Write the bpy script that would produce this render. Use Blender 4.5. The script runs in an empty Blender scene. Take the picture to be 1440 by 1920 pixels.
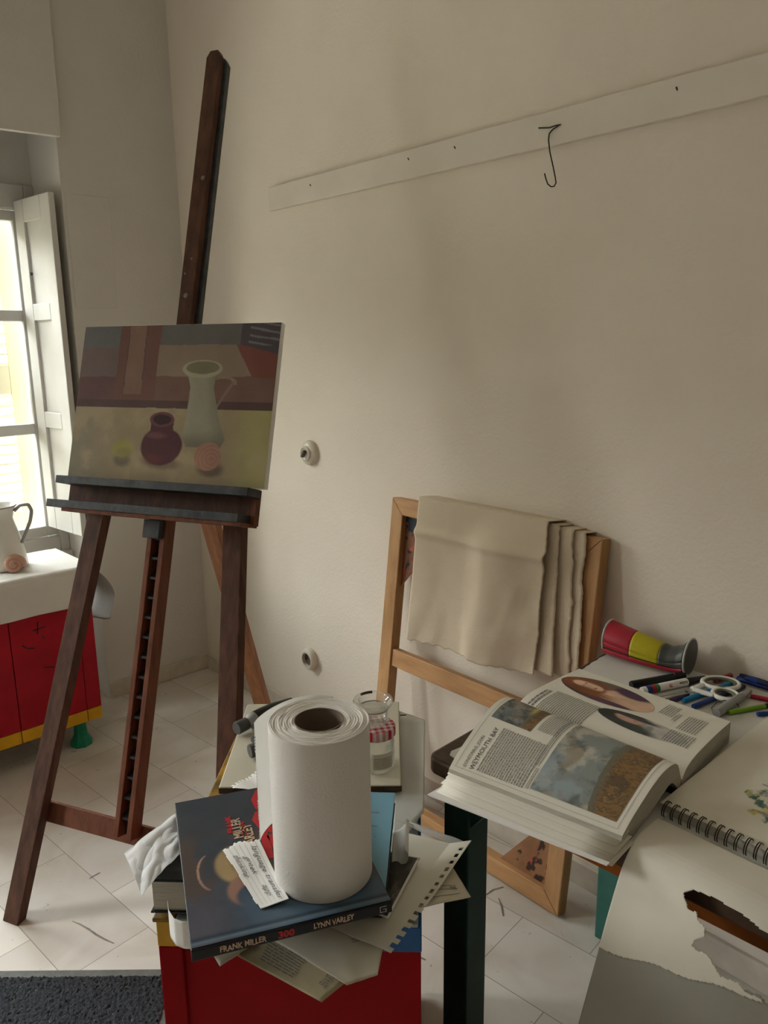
import bpy, bmesh, math, random
import numpy as np
from mathutils import Vector, Matrix, noise as mnoise
random.seed(7)
S = bpy.context.scene
COL = S.collection
# ---------------------------------------------------------------- camera geometry
F = 1440.0; H = 1.5
def nrm(a): a = np.array(a, float); return a/np.linalg.norm(a)
VV = nrm([80, 6500, F]); RR = np.array([-1340, -295, F]); RR = nrm(RR-RR.dot(VV)*VV); LL = nrm(np.cross(VV, RR))
if LL[2] < 0: LL = -LL
EYE = np.array([0, 0, H])
def ray(x, y):
    d = np.array([x-720, y-960, F]); return np.array([d@LL, d@RR, -d@VV])
def onz(x, y, z): r = ray(x, y); return EYE+(z-H)/r[2]*r
def onx(x, y, X): r = ray(x, y); return EYE+X/r[0]*r
def ony(x, y, Y): r = ray(x, y); return EYE+Y/r[1]*r
def onpl(x, y, p0, n): r = ray(x, y); return EYE+np.dot(n, np.array(p0)-EYE)/np.dot(n, r)*r
def proj(p):
    q = np.array(p, float)-EYE; c = q[0]*LL+q[1]*RR-q[2]*VV
    return c[0]/c[2]*F+720, c[1]/c[2]*F+960
cam = bpy.data.cameras.new('camera'); co = bpy.data.objects.new('camera', cam); COL.objects.link(co)
rt = (LL[0], RR[0], -VV[0]); up_ = (-LL[1], -RR[1], VV[1]); bk = (-LL[2], -RR[2], VV[2])
co.matrix_world = Matrix(((rt[0], up_[0], bk[0], 0), (rt[1], up_[1], bk[1], 0), (rt[2], up_[2], bk[2], H), (0, 0, 0, 1)))
cam.sensor_fit = 'HORIZONTAL'; cam.sensor_width = 36; cam.lens = 36*F/1440; cam.clip_start = .02
S.camera = co

# ---------------------------------------------------------------- materials
def lin(r, g, b):
    f = lambda c: (c/255/12.92) if c/255 <= .04045 else ((c/255+.055)/1.055)**2.4
    return (f(r), f(g), f(b))
def mat(name, rgb, rough=.6, var=.12, vs=8, bump=0, bs=120, metal=0, stretch=(1, 1, 1), rgb2=None, spec=.28, attr=None, coat=0):
    m = bpy.data.materials.new(name); m.use_nodes = True; nt = m.node_tree; N = nt.nodes; L = nt.links
    b = N['Principled BSDF']; b.inputs['Roughness'].default_value = rough; b.inputs['Metallic'].default_value = metal
    b.inputs['Specular IOR Level'].default_value = spec; b.inputs['Coat Weight'].default_value = coat
    tc = N.new('ShaderNodeTexCoord'); mp = N.new('ShaderNodeMapping'); mp.inputs['Scale'].default_value = stretch
    L.new(tc.outputs['Object'], mp.inputs['Vector'])
    if attr:
        a = N.new('ShaderNodeAttribute'); a.attribute_name = attr; L.new(a.outputs['Color'], b.inputs['Base Color'])
    else:
        nz = N.new('ShaderNodeTexNoise'); nz.inputs['Scale'].default_value = vs; nz.inputs['Detail'].default_value = 6; nz.inputs['Roughness'].default_value = .6
        L.new(mp.outputs['Vector'], nz.inputs['Vector'])
        cr = N.new('ShaderNodeValToRGB'); L.new(nz.outputs['Fac'], cr.inputs['Fac'])
        c2 = rgb2 or tuple(c*(1-2*var) for c in rgb); c1 = rgb if rgb2 else tuple(min(1, c*(1+var)) for c in rgb)
        cr.color_ramp.elements[0].position = .3; cr.color_ramp.elements[1].position = .7
        cr.color_ramp.elements[0].color = (*c2, 1); cr.color_ramp.elements[1].color = (*c1, 1)
        L.new(cr.outputs['Color'], b.inputs['Base Color'])
    if bump:
        n2 = N.new('ShaderNodeTexNoise'); n2.inputs['Scale'].default_value = bs; n2.inputs['Detail'].default_value = 4; L.new(mp.outputs['Vector'], n2.inputs['Vector'])
        bp = N.new('ShaderNodeBump'); bp.inputs['Strength'].default_value = bump; bp.inputs['Distance'].default_value = .004
        L.new(n2.outputs['Fac'], bp.inputs['Height']); L.new(bp.outputs['Normal'], b.inputs['Normal'])
    return m
def glassy(name, tint=(1, 1, 1), refl=.12, rough=.02, diff=0):
    m = bpy.data.materials.new(name); m.use_nodes = True; nt = m.node_tree; N = nt.nodes; L = nt.links
    N.remove(N['Principled BSDF']); o = N['Material Output']
    t = N.new('ShaderNodeBsdfTransparent'); t.inputs[0].default_value = (*tint, 1)
    g = N.new('ShaderNodeBsdfGlossy'); g.inputs['Roughness'].default_value = rough
    lw = N.new('ShaderNodeLayerWeight'); lw.inputs['Blend'].default_value = refl
    mx = N.new('ShaderNodeMixShader'); L.new(lw.outputs['Fresnel' if diff == 0 else 'Facing'], mx.inputs[0]); L.new(t.outputs[0], mx.inputs[1]); L.new(g.outputs[0], mx.inputs[2])
    out = mx.outputs[0]
    if diff:
        d = N.new('ShaderNodeBsdfDiffuse'); d.inputs[0].default_value = (.72, .74, .72, 1)
        m2 = N.new('ShaderNodeMixShader'); m2.inputs[0].default_value = diff; L.new(out, m2.inputs[1]); L.new(d.outputs[0], m2.inputs[2]); out = m2.outputs[0]
    L.new(out, o.inputs[0]); return m
M = {}
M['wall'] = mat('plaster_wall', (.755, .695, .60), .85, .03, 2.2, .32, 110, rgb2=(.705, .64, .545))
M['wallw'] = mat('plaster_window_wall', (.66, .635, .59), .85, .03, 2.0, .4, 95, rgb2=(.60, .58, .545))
M['walld'] = mat('far_wall_paint', (.42, .38, .33), .85, .03, 2)
M['ceil'] = mat('ceiling_paint', (.72, .68, .62), .9, .02, 2)
M['rail'] = mat('rail_paint', (.70, .65, .56), .6, .03, 6, .15, 60)
M['base'] = mat('marble_baseboard', (.60, .55, .46), .45, .1, 9)
M['white'] = mat('white_joinery_paint', (.62, .61, .58), .5, .03, 5, .08, 40)
M['cream'] = mat('cream_shutter_paint', (.60, .56, .40), .6, .03, 5)
M['dkwood'] = mat('dark_easel_wood', (.12, .056, .034), .6, .3, 9, .2, 60, stretch=(5, 5, .7), rgb2=(.052, .026, .017), spec=.15)
M['dkwoodw'] = mat('warm_easel_wood', (.19, .072, .037), .6, .3, 9, .2, 60, stretch=(5, 5, .7), rgb2=(.10, .036, .02), spec=.15)
M['rearwood'] = mat('orange_lit_easel_wood', (.36, .16, .065), .45, .3, 9, .1, 60, stretch=(5, 5, .7), rgb2=(.22, .085, .035))  # easel wood coloured lighter, with the orange light on the rear leg painted in
M['stain'] = mat('paint_stained_ledge', (.065, .074, .078), .5, .3, 26, .3, 70, rgb2=(.022, .024, .026))
M['frame'] = mat('pine_frame', (.52, .30, .135), .5, .3, 6, .15, 60, stretch=(6, 6, 1), rgb2=(.36, .19, .08))
M['frameh'] = mat('pine_crossbar', (.54, .31, .14), .5, .3, 6, .15, 60, stretch=(6, 1, 6), rgb2=(.38, .20, .085))
M['canvas'] = mat('raw_canvas_cloth', (.66, .565, .43), .95, .05, 7, .45, 420, rgb2=(.60, .505, .38))
M['cloth'] = mat('white_table_cloth', (.70, .675, .62), .95, .03, 8, .35, 60)
M['red'] = mat('red_cabinet_paint', (.42, .012, .022), .38, .2, 7, .1, 20, rgb2=(.30, .008, .018), spec=.15)
M['red2'] = mat('red_box_paint', (.30, .0015, .003), .5, .2, 7, .08, 20, rgb2=(.23, .001, .003), spec=.08)
M['yellow'] = mat('yellow_paint', (.66, .36, .012), .4, .15, 8)
M['yellowd'] = mat('stained_yellow_paint', (.40, .21, .012), .45, .3, 22, rgb2=(.06, .045, .02))
M['blue'] = mat('blue_paint', (.012, .10, .30), .4, .15, 8)
M['green'] = mat('green_paint', (.008, .20, .11), .4, .2, 8)
M['teal'] = mat('teal_leg_paint', (.045, .165, .135), .42, .15, 9, .1, 30)
M['teal2'] = mat('dark_teal_leg_paint', (.012, .060, .052), .4, .2, 9)
M['orange'] = mat('orange_apron_paint', (.30, .085, .010), .45, .15, 8)
M['edge'] = mat('worn_table_edge', (.085, .052, .032), .4, .3, 30, .2, 80, rgb2=(.035, .020, .013))
M['oil'] = mat('white_table_covering', (.60, .60, .56), .55, .04, 10)
M['paper'] = mat('paper_white', (.74, .72, .63), .8, .03, 6)
M['paperb'] = mat('paper_bright', (.82, .82, .80), .8, .03, 9)
M['paperc'] = mat('paper_cream', (.66, .62, .50), .8, .05, 8)
M['papero'] = mat('paper_old_yellow', (.50, .44, .28), .85, .1, 14)
M['pageedge'] = mat('page_edges', (.62, .60, .52), .85, .25, 30, .5, 60, stretch=(1, 1, 40), rgb2=(.40, .38, .32))
M['tissue'] = mat('kitchen_paper', (.76, .745, .71), .95, .02, 5, .2, 300)
M['card'] = mat('brown_cardboard', (.22, .17, .13), .9, .1, 20)
M['greycard'] = mat('grey_card', (.33, .33, .29), .8, .04, 8)
M['ink'] = mat('printed_ink', (.06, .06, .065), .8, .05, 10)
M['inkg'] = mat('printed_grey_ink', (.20, .20, .20), .8, .05, 10)
M['pencil'] = mat('pencil_line', (.22, .22, .22), .8, .05, 10)
M['inkred'] = mat('red_lettering', (.45, .025, .030), .45, .1, 10)
M['inktan'] = mat('tan_lettering', (.62, .44, .31), .5, .15, 60)
M['black'] = mat('black_plastic', (.012, .012, .013), .35, .1, 10)
M['spine'] = mat('black_book_spine', (.008, .009, .012), .35, .1, 10)
M['grey'] = mat('grey_cap_plastic', (.085, .085, .080), .45, .15, 20)
M['metal'] = mat('dull_metal', (.42, .41, .38), .35, .1, 30, metal=.8)
M['wire'] = mat('dark_wire', (.035, .028, .022), .4, .1, 30, metal=.6)
M['ratchet'] = mat('dark_iron_ratchet', (.035, .030, .028), .45, .2, 30, metal=.4)
M['ceramic'] = mat('cream_ceramic', (.62, .57, .47), .3, .04, 10, coat=.3)
M['hole'] = mat('dark_socket_inside', (.10, .085, .065), .5, .1, 20)
M['enamel'] = mat('white_enamel', (.80, .79, .73), .3, .03, 4, coat=.4)
M['enamelg'] = mat('grey_enamel_rim', (.36, .36, .34), .35, .05, 10)
M['shell'] = mat('pink_shell', (.66, .42, .33), .45, .2, 30, rgb2=(.50, .28, .21))
M['scratch'] = mat('floor_scratch', (.24, .21, .18), .7, .2, 30)
M['rug'] = mat('charcoal_rug', (.052, .057, .062), 1, .3, 180, 1.0, 260, rgb2=(.012, .014, .017))
M['rugb'] = mat('grey_rug_binding', (.14, .14, .13), .8, .1, 60)
M['bluebook'] = mat('light_blue_cover', (.17, .37, .50), .35, .06, 6)
M['dkcover'] = mat('dark_glossy_cover', (.016, .018, .020), .25, .2, 8)
M['board'] = mat('cream_painted_board', (.56, .53, .42), .5, .08, 5, .1, 30)
M['boardg'] = mat('grey_worn_board', (.25, .23, .20), .6, .3, 18, .2, 50, rgb2=(.14, .12, .10))
M['paleblue'] = mat('pale_box_top', (.32, .36, .36), .35, .1, 8)
M['plastic'] = glassy('clear_plastic_sleeve', (.86, .87, .86), .3, .1, .45)
M['tracing'] = glassy('tracing_sheet', (.84, .84, .81), .2, .3, .45)
M['glass'] = glassy('clear_glass', (.985, .99, .98), .25, .03, .07)
M['pane'] = glassy('window_glass', (.97, .98, .97), .10, .01)
M['pc_red'] = mat('red_vinyl', (.36, .018, .035), .35, .1, 8)
M['pc_yel'] = mat('yellow_vinyl', (.46, .40, .015), .4, .1, 8)
M['pc_blk'] = mat('charcoal_vinyl', (.065, .068, .062), .4, .1, 8)
M['pc_whi'] = mat('pale_piping', (.50, .50, .46), .5, .1, 8)
M['p_blue'] = mat('blue_pen_plastic', (.012, .045, .22), .3, .1, 9)
M['p_navy'] = mat('navy_pen_plastic', (.010, .016, .075), .3, .1, 9)
M['p_cyan'] = mat('cyan_pen_plastic', (.010, .22, .45), .3, .1, 9)
M['p_green'] = mat('lime_pen_plastic', (.20, .42, .02), .3, .1, 9)
M['p_crim'] = mat('crimson_pen_plastic', (.42, .012, .05), .3, .1, 9)
M['p_coral'] = mat('coral_pen_plastic', (.42, .07, .07), .3, .1, 9)
M['p_purp'] = mat('purple_pen_plastic', (.07, .04, .12), .3, .1, 9)
M['p_grey'] = mat('grey_pen_plastic', (.32, .33, .32), .35, .1, 9)
M['olive'] = mat('olive_grip', (.15, .15, .10), .5, .1, 9)
M['p_label'] = mat('green_label_print', (.02, .25, .07), .5, .1, 9)
M['paint'] = mat('color_print', (1, 1, 1), .55, attr='Col')
M['oilpaint'] = mat('oil_paint', (1, 1, 1), .6, attr='Col', bump=.15, bs=150, spec=.2)
M['gloss'] = mat('glossy_cover_print', (1, 1, 1), .3, attr='Col', coat=.15)
# embossed kitchen paper
def emboss(m):
    nt = m.node_tree; N = nt.nodes; L = nt.links; b = N['Principled BSDF']
    tc = N.new('ShaderNodeTexCoord'); w = N.new('ShaderNodeTexWave'); w.wave_type = 'BANDS'; w.bands_direction = 'DIAGONAL'; w.inputs['Scale'].default_value = 150
    L.new(tc.outputs['Object'], w.inputs['Vector']); bp = N.new('ShaderNodeBump'); bp.inputs['Strength'].default_value = .25; bp.inputs['Distance'].default_value = .0006
    L.new(w.outputs['Fac'], bp.inputs['Height']); L.new(bp.outputs['Normal'], b.inputs['Normal'])
M['tissuee'] = mat('embossed_kitchen_paper', (.86, .86, .83), .95, .02, 5); emboss(M['tissuee'])
def translucent(name, rgb, k=.5):
    m = mat(name, rgb, .95, .02, 5); nt = m.node_tree; N = nt.nodes; L = nt.links
    t = N.new('ShaderNodeBsdfTranslucent'); t.inputs[0].default_value = (*rgb, 1); mx = N.new('ShaderNodeMixShader'); mx.inputs[0].default_value = k
    L.new(N['Principled BSDF'].outputs[0], mx.inputs[1]); L.new(t.outputs[0], mx.inputs[2]); L.new(mx.outputs[0], N['Material Output'].inputs[0]); return m
M['thin'] = translucent('thin_kitchen_paper', (.90, .90, .88), .55)
M['wrap'] = translucent('thin_white_wrapping', (.84, .85, .86), .35)
# gingham
def gingham():
    m = mat('red_gingham', (.6, .1, .1), .45); nt = m.node_tree; N = nt.nodes; L = nt.links; b = N['Principled BSDF']
    tc = N.new('ShaderNodeTexCoord'); mp = N.new('ShaderNodeMapping'); mp.inputs['Rotation'].default_value = (0, 0, .5); L.new(tc.outputs['Object'], mp.inputs[0])
    outs = []
    for d in ('X', 'Y'):
        w = N.new('ShaderNodeTexWave'); w.bands_direction = d; w.inputs['Scale'].default_value = 26; L.new(mp.outputs[0], w.inputs['Vector'])
        g = N.new('ShaderNodeMath'); g.operation = 'GREATER_THAN'; g.inputs[1].default_value = .5; L.new(w.outputs['Fac'], g.inputs[0]); outs.append(g)
    a = N.new('ShaderNodeMath'); a.operation = 'ADD'; L.new(outs[0].outputs[0], a.inputs[0]); L.new(outs[1].outputs[0], a.inputs[1])
    h = N.new('ShaderNodeMath'); h.operation = 'MULTIPLY'; h.inputs[1].default_value = .5; L.new(a.outputs[0], h.inputs[0])
    cr = N.new('ShaderNodeValToRGB'); L.new(h.outputs[0], cr.inputs[0]); cr.color_ramp.elements[0].color = (.68, .58, .56, 1); cr.color_ramp.elements[1].color = (.40, .012, .04, 1)
    L.new(cr.outputs[0], b.inputs['Base Color']); return m
M['gingham'] = gingham()
# floor: worn marble slabs
def floor_mat():
    m = mat('marble_floor', (.6, .6, .6), .34); nt = m.node_tree; N = nt.nodes; L = nt.links; b = N['Principled BSDF']
    for l in list(b.inputs['Base Color'].links): L.remove(l)
    tc = N.new('ShaderNodeTexCoord'); mp = N.new('ShaderNodeMapping'); mp.inputs['Rotation'].default_value = (0, 0, math.radians(84)); mp.inputs['Location'].default_value = (.12, .07, 0)
    L.new(tc.outputs['Object'], mp.inputs[0])
    br = N.new('ShaderNodeTexBrick'); br.inputs['Scale'].default_value = 1; br.inputs['Brick Width'].default_value = .46; br.inputs['Row Height'].default_value = .225
    br.inputs['Mortar Size'].default_value = .0013; br.inputs['Mortar Smooth'].default_value = .3; br.offset = .42
    br.inputs['Color1'].default_value = (.70, .665, .60, 1); br.inputs['Color2'].default_value = (.56, .52, .46, 1); br.inputs['Mortar'].default_value = (.30, .26, .22, 1)
    L.new(mp.outputs[0], br.inputs['Vector'])
    nz = N.new('ShaderNodeTexNoise'); nz.inputs['Scale'].default_value = 5; nz.inputs['Detail'].default_value = 8; nz.inputs['Distortion'].default_value = 1.2; L.new(tc.outputs['Object'], nz.inputs['Vector'])
    cr = N.new('ShaderNodeValToRGB'); cr.color_ramp.elements[0].position = .35; cr.color_ramp.elements[0].color = (.86, .82, .78, 1); cr.color_ramp.elements[1].position = .6; cr.color_ramp.elements[1].color = (1, 1, 1, 1)
    L.new(nz.outputs['Fac'], cr.inputs[0])
    mx = N.new('ShaderNodeMixRGB'); mx.blend_type = 'MULTIPLY'; mx.inputs[0].default_value = .8; L.new(br.outputs['Color'], mx.inputs[1]); L.new(cr.outputs[0], mx.inputs[2])
    vo = N.new('ShaderNodeTexNoise'); vo.inputs['Scale'].default_value = 34; vo.inputs['Detail'].default_value = 3; vo.inputs['Distortion'].default_value = .6; L.new(tc.outputs['Object'], vo.inputs['Vector'])
    c2 = N.new('ShaderNodeValToRGB'); c2.color_ramp.elements[0].position = .22; c2.color_ramp.elements[0].color = (.25, .22, .2, 1); c2.color_ramp.elements[1].position = .29; c2.color_ramp.elements[1].color = (1, 1, 1, 1)
    L.new(vo.outputs['Fac'], c2.inputs[0])
    m2 = N.new('ShaderNodeMixRGB'); m2.blend_type = 'MULTIPLY'; m2.inputs[0].default_value = .8; L.new(mx.outputs[0], m2.inputs[1]); L.new(c2.outputs[0], m2.inputs[2])
    L.new(m2.outputs[0], b.inputs['Base Color'])
    rr = N.new('ShaderNodeMapRange'); rr.inputs[3].default_value = .28; rr.inputs[4].default_value = .5; L.new(nz.outputs['Fac'], rr.inputs[0]); L.new(rr.outputs[0], b.inputs['Roughness'])
    return m
M['floor'] = floor_mat()

# ---------------------------------------------------------------- mesh helpers
WLOC = {}
def obj(name, me, m, parent=None, origin=None, label=None, cat=None, group=None, kind=None):
    o = bpy.data.objects.new(name, me); COL.objects.link(o)
    me.materials.append(m) if m else None
    if parent is not None:
        off = WLOC[parent.name]; me.transform(Matrix.Translation(-Vector(off))); o.parent = parent; WLOC[o.name] = off
    else:
        if origin is None:
            vs = [v.co for v in me.vertices]
            xs = [v.x for v in vs]; ys = [v.y for v in vs]; origin = ((min(xs)+max(xs))/2, (min(ys)+max(ys))/2, min(v.z for v in vs))
        origin = tuple(float(c) for c in origin)
        me.transform(Matrix.Translation(-Vector(origin))); o.location = origin; WLOC[o.name] = origin
    if label: o['label'] = label
    if cat: o['category'] = cat
    if group: o['group'] = group
    if kind: o['kind'] = kind
    return o
def thing(name, label, cat, loc, group=None):
    o = bpy.data.objects.new(name, None); COL.objects.link(o); o.empty_display_size = .05
    loc = tuple(float(c) for c in loc); o.location = loc; WLOC[o.name] = loc
    o['label'] = label; o['category'] = cat
    if group: o['group'] = group
    return o
class MB:
    def __init__(s): s.v = []; s.f = []
    def add(s, vs, fs):
        n = len(s.v); s.v += [tuple(float(c) for c in v) for v in vs]; s.f += [tuple(i+n for i in f) for f in fs]; return s
    def box(s, c, dims, ax=None):
        ax = ax or ((1, 0, 0), (0, 1, 0), (0, 0, 1)); c = np.array(c, float); A = [np.array(a, float)*d/2 for a, d in zip(ax, dims)]
        vs = [c+i*A[0]+j*A[1]+k*A[2] for i in (-1, 1) for j in (-1, 1) for k in (-1, 1)]
        return s.add(vs, [(0, 1, 3, 2), (4, 6, 7, 5), (0, 4, 5, 1), (2, 3, 7, 6), (0, 2, 6, 4), (1, 5, 7, 3)])
    def b2(s, lo, hi): return s.box([(a+b)/2 for a, b in zip(lo, hi)], [abs(b-a) for a, b in zip(lo, hi)])
    def beam(s, p, q, w, d, wd):       # beam from p to q, width w along (roughly) wd, depth d
        p = np.array(p, float); q = np.array(q, float); z = nrm(q-p); x = np.array(wd, float); x = nrm(x-x.dot(z)*z); y = np.cross(z, x)
        return s.box((p+q)/2, (w, d, np.linalg.norm(q-p)), (x, y, z))
    def prism(s, poly, off):           # poly: 3d points, extruded by off
        n = len(poly); off = np.array(off, float); P = [np.array(p, float) for p in poly]
        s.add(P+[p+off for p in P], [tuple(range(n)), tuple(range(2*n-1, n-1, -1))]+[(i, i+n, (i+1) % n+n, (i+1) % n) for i in range(n)]); return s
    def tube(s, pts, r, n=12, cap=True, ry=None):
        P = [np.array(p, float) for p in pts]; rs = r if hasattr(r, '__len__') else [r]*len(P)
        T = [nrm(P[min(i+1, len(P)-1)]-P[max(i-1, 0)]) for i in range(len(P))]
        a = np.array([0, 0, 1.]) if abs(T[0][2]) < .9 else np.array([1., 0, 0]); x = nrm(np.cross(T[0], a)); vs = []
        for i, p in enumerate(P):
            x = nrm(x-x.dot(T[i])*T[i]); y = np.cross(T[i], x)
            for k in range(n):
                t = 2*math.pi*k/n; vs.append(p+rs[i]*(math.cos(t)*x+math.sin(t)*y*(ry or 1)))
        fs = [(i*n+k, i*n+(k+1) % n, (i+1)*n+(k+1) % n, (i+1)*n+k) for i in range(len(P)-1) for k in range(n)]
        if cap: fs += [tuple(range(n-1, -1, -1)), tuple(range((len(P)-1)*n, len(P)*n))]
        return s.add(vs, fs)
    def lathe(s, c, prof, n=48, axis=(0, 0, 1)):
        z = nrm(axis); a = np.array([1., 0, 0]) if abs(z[0]) < .9 else np.array([0, 1., 0]); x = nrm(np.cross(a, z)); y = np.cross(z, x); c = np.array(c, float); vs = []
        for r, h in prof:
            for k in range(n): t = 2*math.pi*k/n; vs.append(c+r*(math.cos(t)*x+math.sin(t)*y)+h*z)
        m = len(prof); fs = [(i*n+k, i*n+(k+1) % n, (i+1)*n+(k+1) % n, (i+1)*n+k) for i in range(m-1) for k in range(n)]
        return s.add(vs, fs)
    def grid(s, fn, nu, nv, keep=None, u0=0, u1=1, v0=0, v1=1):
        vs = [fn(u0+(u1-u0)*i/nu, v0+(v1-v0)*j/nv) for i in range(nu+1) for j in range(nv+1)]
        fs = []
        for i in range(nu):
            for j in range(nv):
                if keep and not keep(u0+(u1-u0)*(i+.5)/nu, v0+(v1-v0)*(j+.5)/nv): continue
                a = i*(nv+1)+j; fs.append((a, a+nv+1, a+nv+2, a+1))
        return s.add(vs, fs)
    def build(s, name, m, parent=None, smooth=False, bevel=0, solid=0, **k):
        me = bpy.data.meshes.new(name); me.from_pydata(s.v, [], s.f)
        bm = bmesh.new(); bm.from_mesh(me); bmesh.ops.delete(bm, geom=[v for v in bm.verts if not v.link_faces], context='VERTS')
        bmesh.ops.recalc_face_normals(bm, faces=bm.faces); bm.to_mesh(me); bm.free()
        if smooth:
            for p in me.polygons: p.use_smooth = True
        o = obj(name, me, m, parent, **k)
        if solid: md = o.modifiers.new('Solidify', 'SOLIDIFY'); md.thickness = solid; md.offset = 0
        if bevel: md = o.modifiers.new('Bevel', 'BEVEL'); md.width = bevel; md.segments = 2; md.limit_method = 'ANGLE'
        if smooth and bevel == 0 and solid == 0:
            md = o.modifiers.new('Edge', 'EDGE_SPLIT'); md.split_angle = math.radians(50)
        return o
def polyin(x, y, poly):
    c = False; n = len(poly); j = n-1
    for i in range(n):
        xi, yi = poly[i]; xj, yj = poly[j]
        if (yi > y) != (yj > y) and x < (xj-xi)*(y-yi)/(yj-yi)+xi: c = not c
        j = i
    return c
# text laid on a surface map f(x,y)->3d ; x along the baseline, y up
def text(name, body, size, f, m, parent, bold=0, shear=0, align='LEFT', jitter=0, sub=False):
    cu = bpy.data.curves.new(name, 'FONT'); cu.body = body; cu.size = size; cu.offset = bold; cu.shear = shear; cu.align_x = align; cu.resolution_u = 2
    o = bpy.data.objects.new('tmp', cu); COL.objects.link(o); dg = bpy.context.evaluated_depsgraph_get()
    me = bpy.data.meshes.new_from_object(o.evaluated_get(dg)); bpy.data.objects.remove(o)
    for v in me.vertices:
        dy = jitter*math.sin(v.co.x*400)*.3 if jitter else 0
        v.co = Vector([float(c) for c in f(v.co.x, v.co.y+dy)])
    me.materials.clear(); return obj(name, me, m, parent)
# word-like dashes for print too small to read
def dashes(mb, f, x0, x1, y0, y1, pitch, h, rnd, sub=1):
    y = y0
    while y+h < y1:
        x = x0
        while x < x1:
            w = rnd.uniform(.35, 1.5)*pitch; w = min(w, x1-x)
            if w > .2*pitch: mb.add([f(x, y), f(x+w, y), f(x+w, y+h), f(x, y+h)], [(0, 1, 2, 3)])
            x += w+.22*pitch
        y += pitch
# value noise for painted pictures
def fbm(x, y, seed=0, oct=5, sc=4.0):
    rs = np.random.RandomState(seed); out = np.zeros_like(x); amp = .5; tot = 0
    for o in range(oct):
        g = rs.rand(64, 64); xx = (x*sc) % 63; yy = (y*sc) % 63; xi = xx.astype(int); yi = yy.astype(int); fx = xx-xi; fy = yy-yi
        fx = fx*fx*(3-2*fx); fy = fy*fy*(3-2*fy); x1 = (xi+1) % 64; y1 = (yi+1) % 64
        out += amp*((g[xi, yi]*(1-fx)+g[x1, yi]*fx)*(1-fy)+(g[xi, y1]*(1-fx)+g[x1, y1]*fx)*fy); tot += amp; amp *= .55; sc *= 2.03
    return out/tot
def mixc(a, b, t): t = np.clip(t, 0, 1)[..., None]; return a*(1-t)+np.array(b)*t
def ss(x, a, b): t = np.clip((x-a)/(b-a), 0, 1); return t*t*(3-2*t)
def picture(name, surf, nu, nv, cfn, m, parent, keep=None, **k):
    U, V = np.meshgrid(np.linspace(0, 1, nu+1), np.linspace(0, 1, nv+1), indexing='ij')
    C = np.clip(cfn(U, V), 0, 1).reshape(-1, 3)
    mb = MB().grid(surf, nu, nv, keep); me = bpy.data.meshes.new(name); me.from_pydata(mb.v, [], mb.f)
    a = me.color_attributes.new('Col', 'FLOAT_COLOR', 'POINT'); a.data.foreach_set('color', np.concatenate([C, np.ones((len(C), 1))], 1).astype(np.float32).ravel())
    return obj(name, me, m, parent, **k)

# ================================================================= ROOM
XW, YW = 1.673, 3.10; RD = .32; ZC = 3.35; XL, YB = -2.6, -2.4
NX0, NX1, NZ = -.15, 1.188, 2.95       # window niche
def struct(mb, name, m, **k): return mb.build(name, m, kind='structure', **k)
struct(MB().b2((XL-.1, YB-.1, -.1), (XW+.1, YW+.5, 0)), 'floor', M['floor'])
struct(MB().b2((XL-.1, YB-.1, ZC), (XW+.1, YW+.5, ZC+.1)), 'ceiling', M['ceil'])
struct(MB().b2((XW, YB-.1, 0), (XW+.1, YW+.5, ZC)), 'wall_right', M['wall'])
QX0, QX1 = -1.75, -.65            # a second window of the same kind further left, outside the frame
wb = MB().b2((NX1, YW, 0), (XW, YW+.45, ZC)).b2((XL, YW, 0), (QX0, YW+.45, ZC)).b2((QX1, YW, 0), (NX0, YW+.45, ZC)).b2((QX0, YW, 0), (QX1, YW+.45, .62)).b2((QX0, YW, 2.25), (QX1, YW+.45, ZC)).b2((NX0, YW, NZ), (NX1, YW+.45, ZC))
wb.b2((NX0, YW+RD-.02, 0), (NX1, YW+.45, .60)).b2((NX0, YW+RD-.02, 2.13), (NX1, YW+.45, NZ))
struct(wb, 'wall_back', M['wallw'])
struct(MB().b2((XL-.1, YB, 0), (XL, YW, ZC)), 'wall_left', M['walld'])
struct(MB().b2((XL, YB-.1, 0), (XW, YB, ZC)), 'wall_front', M['walld'])
struct(MB().b2((NX1+.0, YW-.014, 0), (XW, YW, .072)), 'baseboard_back', M['base'], bevel=.003)
struct(MB().b2((XW-.014, YB, 0), (XW, YW-.014, .072)), 'baseboard_right', M['base'], bevel=.003)
# picture rail
r0, r1 = 2.49*1.673/1.727, -.6
rail = struct(MB().box((XW-.009, (2.415+r1)/2, 1.9985), (.018, 2.415-r1, .079)), 'trim_1', M['rail'], bevel=.003)
nl = []
for px, py in ((770, 305), (857, 284), (586, 353), (1273, 176)):
    p = onx(px, py, XW-.012); nl.append(p)
    MB().tube([p, p+np.array([-.010, .002, .012])], .0015, 6).build('nail', M['wire'], rail)
# faint plaster panel outline on the window wall and pelmet board over the niche
struct(MB().b2((1.20, YW-.004, 1.645), (1.372, YW, 2.065)), 'trim_2', M['wallw'], bevel=.002)
pv = [(-.2, 2.215), (1.197, 2.257), (1.203, 3.2), (-.2, 3.2)]
struct(MB().prism([(x, YW-.028, z) for x, z in pv], (0, .026, 0)), 'trim_3', M['wallw'], bevel=.0015)
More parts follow.
